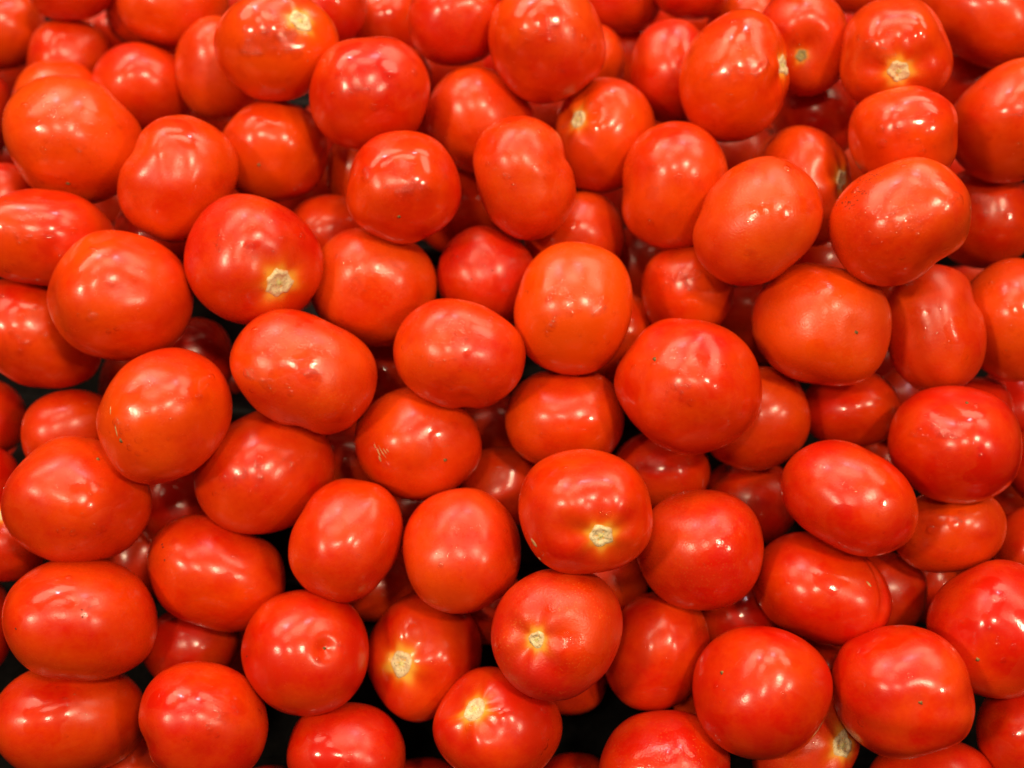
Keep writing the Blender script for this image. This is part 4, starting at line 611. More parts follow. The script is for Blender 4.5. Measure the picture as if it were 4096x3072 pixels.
dict(loc=(0.0764, -0.1194, 0.8254), q=(0.9887, 0.1314, -0.0667, -0.0275), d=282, r=[265, 271, 280, 289, 300, 309, 316, 318, 317, 312, 303, 294, 285, 277, 271, 267, 265, 266, 269, 274, 281, 289, 298, 305, 310, 311, 309, 303, 294, 285, 276, 269, 263, 260, 259, 261], L=0.4, hue=0.25, label='plain red tomato with two soft highlights, right of the finely speckled one', group='tomatoes heaped in the display', axis=(0.23, 0.93, 0.28)),
dict(loc=(0.0765, -0.1767, 0.8245), q=(0.9939, 0.0802, -0.0689, -0.0327), d=284, r=[315, 319, 318, 314, 306, 298, 289, 282, 276, 273, 272, 273, 277, 283, 291, 300, 309, 317, 322, 323, 319, 312, 302, 292, 282, 273, 267, 263, 261, 262, 266, 272, 280, 289, 299, 308], L=0.2, hue=0.2, label='satin red tomato cut by the bottom edge beside the dark tray gap', group='tomatoes heaped in the display', satin=1.2, axis=(-0.96, 0.0, -0.26)),
dict(loc=(0.1216, -0.148, 0.8546), q=(0.9859, 0.1142, -0.1124, -0.0486), d=311, r=[319, 324, 329, 332, 333, 332, 330, 328, 324, 321, 318, 316, 315, 315, 317, 319, 323, 326, 330, 333, 335, 335, 333, 330, 325, 320, 314, 309, 305, 302, 301, 301, 302, 305, 309, 314], L=0.0, hue=0.15, label='very round glossy red tomato with a star-cracked blossom tip, lower right', group='tomatoes heaped in the display', lob=(3, 0.022), axis=(-0.59, 0.27, 0.76), tip=(-0.588, 0.265)),
dict(loc=(0.1897, -0.1475, 0.8573), q=(0.9753, 0.1195, -0.1711, -0.0727), d=311, r=[317, 320, 322, 323, 323, 322, 320, 318, 317, 316, 315, 316, 317, 319, 322, 325, 329, 331, 333, 334, 333, 331, 328, 323, 318, 314, 309, 305, 303, 301, 301, 302, 304, 307, 310, 314], L=0.0, hue=0.15, label='large round glossy red tomato with a tan blossom tip near its centre, bottom right', group='tomatoes heaped in the display', lob=(4, 0.014), dents=[(0.234, -0.092, 0.04, 0.2, 0.2, 0.0)], axis=(0.25, -0.14, 0.96), tip=(0.25, -0.14)),
dict(loc=(0.151, -0.165, 0.812), q=(0.9854, 0.0928, -0.1295, -0.0593), d=262, r=[253, 263, 275, 287, 297, 303, 304, 300, 292, 281, 270, 261, 253, 248, 245, 245, 247, 253, 260, 269, 280, 290, 298, 301, 300, 293, 283, 272, 260, 251, 243, 238, 235, 236, 239, 245], L=0.4, hue=0.3, label='speckled tomato with elongated stem scar at the bottom edge, between two round glossy ones', group='tomatoes heaped in the display', satin=1, stem=(0.74, 0.089, 0.277), axis=(0.74, 0.09, 0.67)),
dict(loc=(0.2134, -0.1845, 0.8076), q=(0.9769, 0.0811, -0.1788, -0.0843), d=266, r=[293, 303, 308, 306, 299, 287, 275, 264, 254, 247, 243, 242, 244, 249, 256, 267, 280, 294, 306, 315, 317, 313, 302, 288, 273, 259, 248, 239, 234, 232, 233, 237, 244, 254, 266, 280], L=0.4, hue=0.15, label='red tomato cut by the bottom edge under the large round glossy one', group='tomatoes heaped in the display', axis=(-0.93, 0.0, -0.36)),
dict(loc=(0.2616, -0.1594, 0.8236), q=(0.9656, 0.1085, -0.2164, -0.0945), d=238, r=[220, 225, 233, 242, 252, 262, 269, 273, 273, 269, 262, 253, 244, 237, 231, 227, 225, 226, 229, 234, 240, 248, 257, 264, 269, 271, 268, 262, 253, 243, 234, 226, 220, 217, 215, 216], L=0.3, hue=0.15, label='dark red tomato cut by the bottom right corner', group='tomatoes heaped in the display', axis=(-0.98, 0.0, -0.22)),
dict(loc=(0.208, -0.0832, 0.81), q=(0.9708, 0.1611, -0.1666, -0.0625), d=220, r=[219, 222, 226, 229, 231, 233, 234, 233, 232, 230, 228, 225, 223, 221, 221, 221, 222, 223, 225, 228, 231, 233, 234, 235, 234, 232, 230, 227, 223, 220, 217, 215, 214, 214, 215, 217], L=0.8, hue=0.15, label='dark tomato with crisp white highlights behind the creased diagonal one, right', group='tomatoes heaped in the display', axis=(0.92, 0.0, -0.4)),
dict(loc=(0.1276, -0.0937, 0.7985), q=(0.9827, 0.1477, -0.1038, -0.0408), d=218, r=[236, 238, 238, 235, 231, 226, 221, 216, 212, 210, 209, 210, 212, 216, 221, 227, 232, 237, 241, 242, 241, 237, 232, 226, 219, 214, 210, 207, 205, 206, 208, 211, 216, 221, 227, 232], L=0.9, hue=0.15, label='dark tomato with two blurred white spots above the star-cracked round one', group='tomatoes heaped in the display', axis=(-0.93, 0.0, -0.37)),
dict(loc=(0.0541, -0.0746, 0.8052), q=(0.9854, 0.1634, -0.0447, -0.0168), d=215, r=[224, 225, 225, 224, 224, 222, 221, 220, 219, 218, 218, 218, 218, 219, 221, 222, 224, 225, 225, 226, 225, 224, 223, 221, 219, 217, 216, 215, 214, 214, 215, 216, 217, 219, 221, 222], L=0.9, hue=0.35, label='small orange patch of tomato under the right side of the brown-scabbed one', group='tomatoes heaped in the display', axis=(-0.93, 0.0, -0.36)),
dict(loc=(-0.0763, -0.0762, 0.8051), q=(0.9844, 0.1623, 0.0629, 0.0237), d=218, r=[230, 229, 227, 225, 223, 222, 220, 220, 220, 220, 221, 223, 224, 226, 228, 228, 229, 228, 227, 226, 223, 221, 219, 218, 216, 216, 216, 217, 218, 220, 223, 225, 227, 229, 230, 230], L=0.8, hue=0.15, label='dark red tomato in shadow between the tilted one and the smooth drop-dotted one', group='tomatoes heaped in the display', axis=(1.0, 0.0, -0.1)),
dict(loc=(-0.0121, -0.0865, 0.795), q=(0.9885, 0.1509, 0.01, 0.0039), d=209, r=[216, 216, 216, 216, 215, 214, 214, 213, 213, 213, 213, 214, 214, 215, 216, 216, 216, 216, 216, 215, 215, 213, 212, 211, 210, 210, 209, 209, 210, 210, 211, 212, 214, 215, 216, 216], L=0.9, hue=0.15, label='dark red sliver between the smooth drop-dotted and finely speckled ones', group='tomatoes heaped in the display', axis=(0.99, 0.0, -0.14)),
dict(loc=(0.0311, -0.1258, 0.7952), q=(0.9926, 0.1185, -0.026, -0.0112), d=202, r=[213, 214, 213, 212, 211, 209, 206, 205, 203, 202, 202, 203, 204, 206, 208, 210, 212, 213, 214, 214, 213, 211, 208, 206, 203, 201, 199, 198, 198, 199, 200, 202, 204, 207, 209, 211], L=0.8, hue=0.15, label='red underside of a tomato showing below the finely speckled one over the tray', group='tomatoes heaped in the display', axis=(1.0, 0.0, -0.06)),
dict(loc=(0.0339, -0.1794, 0.769), q=(0.9971, 0.0691, -0.028, -0.0137), d=196, r=[211, 212, 212, 210, 207, 204, 201, 198, 196, 195, 194, 195, 197, 199, 202, 206, 209, 211, 212, 212, 210, 208, 204, 200, 196, 193, 191, 190, 189, 190, 192, 195, 198, 202, 206, 209], L=0.9, hue=0.15, label='top of a red tomato at the bottom edge below the dark tray gap', group='tomatoes heaped in the display', axis=(1.0, 0.0, -0.08)),
dict(loc=(-0.0489, -0.1822, 0.76), q=(0.9968, 0.0661, 0.0397, 0.0196), d=208, r=[225, 223, 220, 217, 213, 210, 208, 206, 206, 206, 208, 210, 213, 217, 220, 223, 224, 225, 223, 220, 217, 212, 208, 205, 202, 200, 200, 200, 202, 205, 209, 213, 217, 221, 224, 225], L=1.0, hue=0.15, label='top of a red tomato at the bottom edge left of the fold-scarred one', group='tomatoes heaped in the display', axis=(1.0, 0.0, -0.09)),
dict(loc=(-0.1318, -0.1856, 0.7588), q=(0.9908, 0.067, 0.1055, 0.0517), d=196, r=[209, 206, 202, 198, 195, 193, 192, 193, 194, 196, 200, 203, 207, 210, 212, 213, 212, 210, 206, 201, 197, 193, 190, 188, 187, 187, 189, 191, 195, 199, 204, 208, 212, 213, 214, 212], L=1.0, hue=0.15, label='dim red tomato top at the bottom edge, right of the notched-side one', group='tomatoes heaped in the display', axis=(-1.0, 0.0, 0.08)),
dict(loc=(-0.2083, -0.1708, 0.7719), q=(0.9796, 0.0862, 0.1644, 0.0766), d=196, r=[202, 198, 195, 193, 193, 193, 195, 197, 201, 205, 209, 213, 215, 216, 214, 211, 207, 202, 197, 193, 189, 187, 186, 187, 188, 191, 195, 200, 205, 210, 213, 215, 215, 214, 210, 206], L=0.9, hue=0.15, label='dark red tomato in the bottom left gap beside the long streak-highlight one', group='tomatoes heaped in the display', axis=(0.93, 0.0, -0.36)),
dict(loc=(-0.0991, -0.0019, 0.8084), q=(0.972, 0.2202, 0.0783, 0.0243), d=248, r=[254, 254, 254, 254, 254, 254, 255, 255, 255, 256, 256, 256, 256, 255, 254, 253, 252, 251, 251, 250, 250, 250, 250, 251, 251, 252, 253, 254, 255, 256, 256, 256, 256, 255, 255, 255], L=1.2, hue=0.15, label='dark red tomato in the gap left of the fan-scratched one', group='tomatoes heaped in the display', axis=(-0.85, 0.0, -0.53)),
dict(loc=(-0.0765, 0.0471, 0.8266), q=(0.9632, 0.2615, 0.0606, 0.016), d=242, r=[248, 248, 248, 248, 248, 248, 248, 248, 248, 248, 248, 247, 247, 246, 246, 246, 245, 245, 245, 245, 245, 246, 246, 247, 247, 248, 248, 248, 248, 248, 248, 248, 248, 248, 248, 248], L=1.2, hue=0.15, label='dark red tomato in the gap between the wet speckled and wide notched ones', group='tomatoes heaped in the display', axis=(-0.82, 0.0, -0.57)),
dict(loc=(0.2546, -0.0626, 0.7649), q=(0.9661, 0.166, -0.1854, -0.0684), d=214, r=[209, 212, 216, 220, 224, 228, 230, 231, 230, 228, 225, 222, 219, 216, 214, 213, 212, 213, 215, 218, 221, 224, 228, 230, 231, 230, 229, 226, 222, 218, 214, 210, 208, 207, 206, 207], L=1.5, hue=0.15, label='near-black tomato in the gap under the shadowed orange one at right', group='tomatoes heaped in the display', axis=(-0.84, 0.0, -0.54)),
dict(loc=(-0.2992, 0.1236, 0.9), q=(0.9154, 0.3267, 0.2314, 0.0423), d=205, r=[205, 207, 211, 215, 218, 221, 223, 223, 221, 218, 213, 209, 204, 201, 198, 196, 196, 196, 198, 201, 205, 210, 214, 218, 221, 222, 222, 220, 217, 213, 210, 206, 204, 202, 202, 203], L=0.6, hue=0.2, label='pinkish-red tomato at the left edge between the drop-beaded and curved-highlight ones', group='tomatoes heaped in the display', axis=(-0.94, 0.0, -0.33)),
dict(loc=(-0.2235, 0.1279, 0.8573), q=(0.9323, 0.3184, 0.1686, 0.0332), d=250, r=[253, 255, 258, 260, 263, 265, 266, 265, 264, 262, 258, 255, 251, 248, 246, 245, 244, 245, 246, 249, 252, 255, 259, 262, 264, 265, 266, 264, 262, 260, 257, 255, 253, 252, 251, 252], L=1.2, hue=0.15, label='dark red tomato in the gap directly under the deeply dented one', group='tomatoes heaped in the display', axis=(1.0, 0.0, 0.07)),
dict(loc=(0.0256, 0.2198, 0.8698), q=(0.9239, 0.3822, -0.0194, -0.0026), d=257, r=[268, 266, 265, 263, 261, 259, 258, 257, 256, 257, 257, 259, 260, 262, 264, 266, 267, 268, 268, 268, 267, 266, 265, 264, 263, 262, 262, 262, 262, 263, 265, 266, 267, 268, 268, 268], L=1.5, hue=0.15, label='dark red tomato in the gap under the big squarish one at top centre', group='tomatoes heaped in the display', axis=(0.88, 0.0, -0.48)),
dict(loc=(-0.0437, 0.2524, 0.8774), q=(0.9157, 0.4006, 0.0325, 0.0036), d=250, r=[263, 263, 262, 261, 259, 256, 254, 252, 250, 248, 248, 248, 249, 251, 253, 255, 258, 260, 262, 263, 263, 263, 262, 260, 258, 256, 255, 254, 254, 254, 254, 256, 257, 259, 261, 262], L=1.6, hue=0.15, label='dark red tomato in the gap right of the squarish red one, upper left of centre', group='tomatoes heaped in the display', axis=(1.0, 0.0, 0.03)),
dict(loc=(0.1543, 0.2214, 0.8286), q=(0.9267, 0.3595, -0.1081, -0.0167), d=291, r=[295, 293, 290, 289, 288, 288, 289, 291, 293, 296, 299, 302, 304, 305, 306, 306, 305, 303, 301, 299, 297, 296, 295, 295, 296, 297, 299, 301, 303, 305, 306, 306, 305, 303, 301, 298], L=1.4, hue=0.15, label='dark red tomato in shadow under the tall cleft orange one', group='tomatoes heaped in the display', axis=(-1.0, 0.0, -0.06)),
dict(loc=(0.1926, 0.1177, 0.8459), q=(0.9391, 0.3099, -0.1456, -0.0303), d=243, r=[242, 240, 240, 240, 242, 243, 246, 248, 251, 253, 255, 256, 256, 255, 254, 252, 250, 249, 247, 246, 246, 246, 247, 249, 250, 252, 254, 255, 256, 256, 255, 253, 251, 248, 246, 243], L=1.3, hue=0.15, label='dark red tomato in the gap left of and below the dirt-smudged one', group='tomatoes heaped in the display', axis=(0.88, 0.0, -0.47)),
dict(loc=(0.241, 0.0307, 0.8214), q=(0.951, 0.2448, -0.1819, -0.0507), d=226, r=[221, 222, 223, 226, 229, 232, 236, 238, 240, 241, 241, 240, 238, 235, 232, 230, 228, 227, 227, 228, 229, 231, 234, 236, 239, 241, 241, 241, 239, 237, 234, 230, 227, 224, 222, 221], L=1.2, hue=0.15, label='dark red tomato in the gap under the pinched pear-shaped one', group='tomatoes heaped in the display', axis=(0.96, 0.0, 0.28)),
dict(loc=(0.2342, 0.012, 0.7793), q=(0.9595, 0.2193, -0.1691, -0.0521), d=237, r=[233, 235, 237, 240, 243, 246, 249, 251, 252, 252, 251, 249, 247, 244, 242, 240, 239, 239, 239, 241, 242, 245, 247, 250, 251, 252, 252, 251, 248, 245, 242, 239, 236, 234, 233, 232], L=1.3, hue=0.15, label='near-black red tomato between the diagonal egg-shaped and wide banded ones', group='tomatoes heaped in the display', axis=(0.89, 0.0, -0.46)),
dict(loc=(0.1817, -0.118, 0.7821), q=(0.9797, 0.1269, -0.1435, -0.0598), d=215, r=[216, 219, 223, 226, 229, 230, 230, 229, 227, 224, 221, 219, 217, 215, 215, 215, 216, 218, 221, 224, 227, 229, 230, 230, 229, 227, 224, 220, 216, 213, 211, 209, 208, 209, 210, 213], L=1.0, hue=0.15, label='dark red tomato wedged between the two big round glossy ones at lower right', group='tomatoes heaped in the display', axis=(-0.97, 0.0, 0.22)),
dict(loc=(0.1127, -0.1405, 0.7743), q=(0.9895, 0.1045, -0.0908, -0.0404), d=210, r=[217, 219, 222, 223, 223, 223, 221, 219, 217, 215, 213, 212, 211, 211, 212, 214, 216, 218, 220, 222, 223, 223, 223, 221, 219, 216, 213, 210, 208, 206, 205, 206, 207, 208, 211, 214], L=1.0, hue=0.15, label='dark red tomato low beside the left of the star-cracked round one', group='tomatoes heaped in the display', axis=(1.0, 0.0, 0.05)),
dict(loc=(-0.2205, -0.0535, 0.7859), q=(0.9681, 0.1769, 0.167, 0.0596), d=232, r=[235, 233, 232, 233, 234, 236, 238, 241, 244, 246, 247, 248, 247, 245, 242, 238, 235, 231, 229, 227, 226, 226, 227, 229, 232, 236, 239, 243, 246, 247, 248, 247, 245, 243, 240, 237], L=1.2, hue=0.15, label='dark red tomato in the gap right of the wide glossy orange-red one', group='tomatoes heaped in the display', axis=(0.87, 0.0, -0.49)),
dict(loc=(0.2884, 0.2236, 0.8943), q=(0.9022, 0.3762, -0.2093, -0.0271), d=237, r=[232, 228, 226, 225, 226, 228, 232, 237, 243, 249, 254, 258, 260, 260, 258, 254, 249, 244, 239, 236, 234, 233, 234, 236, 239, 244, 249, 254, 258, 260, 260, 258, 254, 249, 243, 237], L=1.2, hue=0.15, label='dark red tomato in the gap right of the round cream-scarred one', group='tomatoes heaped in the display', axis=(0.89, 0.0, -0.45)),
dict(loc=(-0.3297, -0.095, 0.6875), q=(0.964, 0.1321, 0.2135, 0.0871), d=276, r=[281, 277, 274, 272, 272, 274, 277, 281, 287, 292, 297, 301, 302, 301, 297, 291, 284, 277, 271, 266, 263, 261, 261, 264, 267, 273, 280, 287, 294, 299, 303, 304, 302, 298, 293, 287], L=2.3, hue=0.15, label='deep shadowed tomato glimpsed in the gap between the streak-lit corner and black-specked ones', group='deep tomatoes glimpsed through gaps', axis=(-0.96, 0.0, -0.28)),
dict(loc=(0.0109, -0.027, 0.7136), q=(0.9846, 0.1745, -0.0076, -0.0028), d=301, r=[311, 314, 316, 317, 316, 315, 313, 311, 309, 306, 304, 303, 303, 303, 304, 306, 308, 310, 312, 314, 314, 314, 313, 312, 309, 307, 304, 301, 300, 299, 298, 299, 301, 303, 306, 309], L=2.3, hue=0.15, label='deep shadowed tomato glimpsed in the gap between the smooth drop-dotted and brown-scabbed ones', group='deep tomatoes glimpsed through gaps', axis=(-0.79, -0.6, 0.14)),
dict(loc=(-0.3421, 0.0861, 0.7387), q=(0.9422, 0.2486, 0.2167, 0.059), d=301, r=[294, 296, 300, 305, 312, 319, 325, 330, 333, 332, 328, 322, 314, 305, 298, 291, 287, 284, 284, 285, 289, 295, 303, 311, 319, 326, 330, 332, 330, 326, 320, 313, 306, 301, 296, 294], L=2.3, hue=0.15, label='deep shadowed tomato glimpsed in the gap between the elongated left-edge and wide glossy ones', group='deep tomatoes glimpsed through gaps', axis=(-0.28, -0.96, 0.04)),
dict(loc=(-0.2846, 0.1995, 0.8033), q=(0.9244, 0.3302, 0.1879, 0.0343), d=305, r=[303, 305, 308, 313, 317, 321, 325, 327, 327, 325, 321, 316, 310, 305, 300, 296, 293, 293, 294, 296, 300, 306, 312, 318, 323, 327, 329, 330, 327, 324, 319, 314, 310, 306, 304, 303], L=2.3, hue=0.15, label='deep shadowed tomato glimpsed in the gap between the curved-highlight and deeply dented ones', group='deep tomatoes glimpsed through gaps', axis=(-0.36, 0.93, 0.07)),
dict(loc=(-0.2066, 0.1281, 0.7664), q=(0.9478, 0.2849, 0.1392, 0.0328), d=311, r=[319, 318, 317, 317, 317, 318, 318, 319, 320, 321, 321, 320, 319, 318, 317, 315, 313, 312, 311, 310, 310, 311, 312, 314, 316, 318, 320, 322, 324, 325, 325, 325, 324, 323, 321, 320], L=2.3, hue=0.15, label='deep shadowed tomato glimpsed in the gap between the star-scarred and wet notched ones', group='deep tomatoes glimpsed through gaps', axis=(-0.82, 0.51, 0.25)),
dict(loc=(-0.3006, 0.3325, 0.8443), q=(0.8959, 0.4002, 0.192, 0.0199), d=311, r=[324, 331, 338, 342, 344, 342, 338, 331, 322, 314, 306, 300, 296, 294, 294, 296, 300, 307, 314, 322, 330, 336, 340, 341, 339, 335, 329, 322, 316, 310, 307, 305, 305, 308, 312, 318], L=2.3, hue=0.15, label='deep shadowed tomato glimpsed in the gap between the top-edge orange and drop-beaded ones', group='deep tomatoes glimpsed through gaps', axis=(-0.98, -0.09, -0.2)),
dict(loc=(-0.0571, 0.1637, 0.7889), q=(0.9475, 0.3172, 0.04, 0.0081), d=315, r=[325, 327, 329, 330, 330, 330, 328, 325, 322, 319, 316, 314, 313, 312, 313, 314, 316, 319, 322, 325, 328, 330, 331, 331, 330, 328, 325, 323, 320, 318, 317, 317, 317, 318, 320, 322], L=2.3, hue=0.15, label='deep shadowed tomato glimpsed in the gap between the satin streaked and round glinting ones', group='deep tomatoes glimpsed through gaps', axis=(-0.74, -0.67, 0.04)),
dict(loc=(-0.2495, -0.0958, 0.6746), q=(0.976, 0.1254, 0.1642, 0.0686), d=287, r=[289, 286, 285, 285, 287, 290, 294, 299, 304, 308, 311, 312, 310, 307, 302, 296, 290, 285, 280, 277, 275, 275, 277, 280, 284, 290, 296, 301, 306, 308, 309, 308, 305, 301, 297, 292], L=2.3, hue=0.15, label='deep shadowed tomato glimpsed in the gap between the notched-side and black-specked ones', group='deep tomatoes glimpsed through gaps', axis=(-0.19, -0.98, 0.1)),
dict(loc=(-0.1363, 0.1857, 0.8332), q=(0.9333, 0.3447, 0.0986, 0.0169), d=299, r=[304, 304, 305, 305, 306, 307, 308, 308, 308, 307, 306, 305, 304, 302, 301, 300, 299, 299, 299, 300, 301, 303, 305, 307, 309, 311, 312, 313, 313, 312, 311, 309, 308, 307, 306, 305], L=2.3, hue=0.15, label='deep shadowed tomato glimpsed in the gap between the brown-dotted round and star-scarred ones', group='deep tomatoes glimpsed through gaps', axis=(0.4, -0.82, -0.42)),
dict(loc=(0.0105, 0.0944, 0.7612), q=(0.9635, 0.2674, -0.0074, -0.0019), d=313, r=[323, 321, 318, 316, 314, 313, 313, 313, 314, 315, 317, 319, 322, 324, 325, 326, 326, 325, 323, 321, 319, 317, 315, 314, 313, 313, 314, 316, 318, 320, 322, 324, 325, 326, 325, 324], L=2.3, hue=0.15, label='deep shadowed tomato glimpsed in the gap between the oval-highlight and wide bottom-notched ones', group='deep tomatoes glimpsed through gaps', axis=(0.77, -0.39, -0.5)),
dict(loc=(0.3119, 0.1535, 0.7913), q=(0.93, 0.3014, -0.2058, -0.0439), d=297, r=[293, 292, 292, 293, 295, 298, 301, 305, 309, 312, 314, 315, 315, 314, 312, 310, 307, 305, 303, 302, 302, 303, 305, 307, 309, 311, 313, 315, 315, 314, 312, 309, 305, 301, 298, 295], L=2.3, hue=0.15, label='deep shadowed tomato glimpsed in the gap between the pinched pear-shaped and dirt-smudged ones', group='deep tomatoes glimpsed through gaps', axis=(-0.98, -0.17, 0.14)),
dict(loc=(-0.2884, 0.085, 0.7581), q=(0.9464, 0.2554, 0.1912, 0.0509), d=298, r=[298, 301, 304, 309, 313, 317, 320, 322, 321, 319, 314, 309, 303, 298, 293, 290, 288, 287, 288, 291, 295, 300, 305, 310, 315, 318, 319, 319, 316, 313, 309, 305, 301, 298, 297, 297], L=2.3, hue=0.15, label='deep shadowed tomato glimpsed in the gap between the elongated left-edge and line-scarred ones', group='deep tomatoes glimpsed through gaps', axis=(-0.61, -0.66, -0.43)),
dict(loc=(0.0707, 0.203, 0.8047), q=(0.9377, 0.3438, -0.0493, -0.0086), d=317, r=[318, 317, 317, 317, 318, 320, 321, 323, 324, 325, 326, 326, 325, 325, 324, 322, 321, 321, 320, 321, 321, 323, 324, 326, 328, 329, 330, 331, 331, 330, 329, 327, 325, 322, 320, 319], L=2.3, hue=0.15, label='deep shadowed tomato glimpsed in the gap between the thin-glint upright and fold-scarred orange ones', group='deep tomatoes glimpsed through gaps', axis=(0.1, 0.99, -0.12)),
dict(loc=(0.0776, 0.0561, 0.7461), q=(0.9695, 0.2384, -0.0544, -0.0158), d=309, r=[310, 309, 308, 308, 309, 311, 313, 315, 317, 320, 321, 323, 323, 322, 321, 319, 317, 315, 313, 312, 311, 310, 311, 312, 313, 315, 317, 318, 320, 320, 320, 319, 318, 316, 314, 312], L=2.3, hue=0.15, label='deep shadowed tomato glimpsed in the gap between the oval-highlight and big ridged ones', group='deep tomatoes glimpsed through gaps', axis=(-0.51, 0.84, 0.19)),
dict(loc=(0.1203, 0.3295, 0.8564), q=(0.904, 0.4195, -0.0821, -0.0073), d=315, r=[332, 325, 318, 312, 307, 303, 301, 301, 303, 307, 312, 319, 326, 333, 338, 342, 343, 341, 337, 332, 326, 320, 316, 312, 311, 311, 312, 316, 321, 326, 332, 337, 341, 342, 341, 338], L=2.3, hue=0.15, label='deep shadowed tomato glimpsed in the gap between the cleft orange and stem-hollow ones', group='deep tomatoes glimpsed through gaps', axis=(-0.85, 0.34, -0.4)),
dict(loc=(-0.3656, 0.2968, 0.8328), q=(0.8977, 0.3752, 0.2291, 0.0294), d=305, r=[309, 317, 325, 332, 338, 340, 339, 333, 326, 317, 307, 299, 292, 287, 284, 284, 287, 291, 298, 306, 315, 324, 332, 337, 338, 336, 330, 323, 315, 308, 302, 298, 296, 296, 298, 303], L=2.3, hue=0.15, label='deep shadowed tomato glimpsed in the gap between the drop-beaded and curved-highlight ones', group='deep tomatoes glimpsed through gaps', axis=(-0.96, -0.26, -0.15)),
dict(loc=(0.1952, 0.0398, 0.7428), q=(0.964, 0.2262, -0.1341, -0.0405), d=300, r=[296, 300, 304, 308, 312, 315, 317, 318, 318, 316, 313, 309, 306, 303, 301, 300, 300, 301, 304, 307, 310, 314, 317, 319, 320, 319, 317, 314, 310, 305, 301, 297, 294, 293, 293, 294], L=2.3, hue=0.15, label='deep shadowed tomato glimpsed in the gap between the diagonal egg-shaped and satin green-tipped ones', group='deep tomatoes glimpsed through gaps', axis=(0.61, 0.78, 0.11)),
dict(loc=(0.137, 0.032, 0.7366), q=(0.9704, 0.2199, -0.0952, -0.0295), d=304, r=[300, 301, 304, 307, 310, 314, 317, 320, 321, 321, 320, 318, 315, 312, 310, 307, 306, 305, 305, 306, 308, 310, 313, 316, 318, 319, 320, 319, 317, 314, 311, 307, 304, 302, 300, 299], L=2.3, hue=0.15, label='deep shadowed tomato glimpsed in the gap between the big ridged and round speckled ones', group='deep tomatoes glimpsed through gaps', axis=(-0.02, -1.0, -0.07)),
dict(loc=(-0.1425, -0.0485, 0.7293), q=(0.9803, 0.1646, 0.1018, 0.038), d=285, r=[292, 289, 286, 285, 285, 285, 287, 290, 294, 298, 301, 304, 305, 305, 303, 300, 296, 291, 287, 283, 280, 278, 278, 279, 281, 284, 288, 293, 297, 301, 304, 305, 304, 302, 299, 296], L=2.3, hue=0.15, label='deep shadowed tomato glimpsed in the gap between the tilted streak-lit and puckered-dimple ones', group='deep tomatoes glimpsed through gaps', axis=(-0.54, 0.74, -0.4)),
dict(loc=(0.2415, 0.2266, 0.8163), q=(0.9219, 0.3511, -0.162, -0.0261), d=308, r=[310, 305, 301, 298, 297, 297, 299, 303, 308, 313, 319, 324, 328, 331, 332, 330, 327, 323, 319, 314, 310, 308, 306, 306, 308, 311, 314, 318, 323, 326, 329, 329, 328, 325, 320, 315], L=2.3, hue=0.15, label='deep shadowed tomato glimpsed in the gap between the edge-on-scar and flat-sided dotted ones', group='deep tomatoes glimpsed through gaps', axis=(0.92, -0.28, -0.26)),
dict(loc=(0.2559, 0.1394, 0.7906), q=(0.9381, 0.2973, -0.1738, -0.0383), d=299, r=[298, 298, 298, 299, 301, 303, 305, 307, 309, 311, 312, 312, 312, 311, 310, 309, 308, 308, 307, 307, 308, 309, 310, 311, 312, 313, 313, 313, 312, 311, 309, 307, 304, 302, 300, 299], L=2.3, hue=0.15, label='deep shadowed tomato glimpsed in the gap between the pinched pear-shaped and satin green-tipped ones', group='deep tomatoes glimpsed through gaps', axis=(0.9, 0.33, 0.28)),
dict(loc=(-0.3281, 0.0314, 0.7549), q=(0.9477, 0.223, 0.2186, 0.0658), d=283, r=[278, 280, 283, 287, 292, 298, 304, 308, 310, 310, 307, 302, 295, 288, 281, 276, 271, 269, 268, 269, 272, 277, 283, 290, 296, 302, 306, 308, 307, 304, 300, 294, 289, 284, 281, 279], L=2.3, hue=0.15, label='deep shadowed tomato glimpsed in the gap between the wide glossy and line-scarred ones', group='deep tomatoes glimpsed through gaps', axis=(0.54, 0.82, 0.18)),
dict(loc=(0.1819, -0.0181, 0.7345), q=(0.973, 0.187, -0.1277, -0.0443), d=290, r=[284, 286, 289, 293, 298, 302, 306, 308, 309, 309, 307, 304, 301, 297, 294, 292, 290, 290, 290, 292, 295, 298, 301, 304, 306, 307, 307, 305, 302, 298, 294, 290, 286, 284, 283, 282], L=2.3, hue=0.15, label='deep shadowed tomato glimpsed in the gap between the creased diagonal and diagonal egg-shaped ones', group='deep tomatoes glimpsed through gaps', axis=(-0.07, 0.97, -0.22)),
dict(loc=(-0.3285, -0.0395, 0.7087), q=(0.9589, 0.1698, 0.2135, 0.0775), d=283, r=[280, 276, 274, 274, 277, 281, 287, 294, 301, 308, 312, 314, 312, 308, 300, 292, 284, 276, 270, 266, 264, 264, 267, 272, 278, 286, 295, 303, 310, 314, 315, 312, 307, 300, 293, 286], L=2.3, hue=0.15, label='deep shadowed tomato glimpsed in the gap between the black-specked and wide glossy ones', group='deep tomatoes glimpsed through gaps', axis=(0.62, -0.71, -0.33)),
dict(loc=(0.2489, 0.0816, 0.7818), q=(0.9483, 0.2624, -0.1728, -0.0448), d=291, r=[289, 288, 288, 289, 290, 292, 295, 297, 300, 302, 304, 305, 305, 305, 304, 303, 301, 300, 298, 297, 297, 297, 298, 299, 300, 301, 302, 303, 303, 302, 301, 299, 297, 295, 293, 291], L=2.3, hue=0.15, label='deep shadowed tomato glimpsed in the gap between the pinched pear-shaped and wide reflection-banded ones', group='deep tomatoes glimpsed through gaps', axis=(-0.87, 0.18, -0.46)),
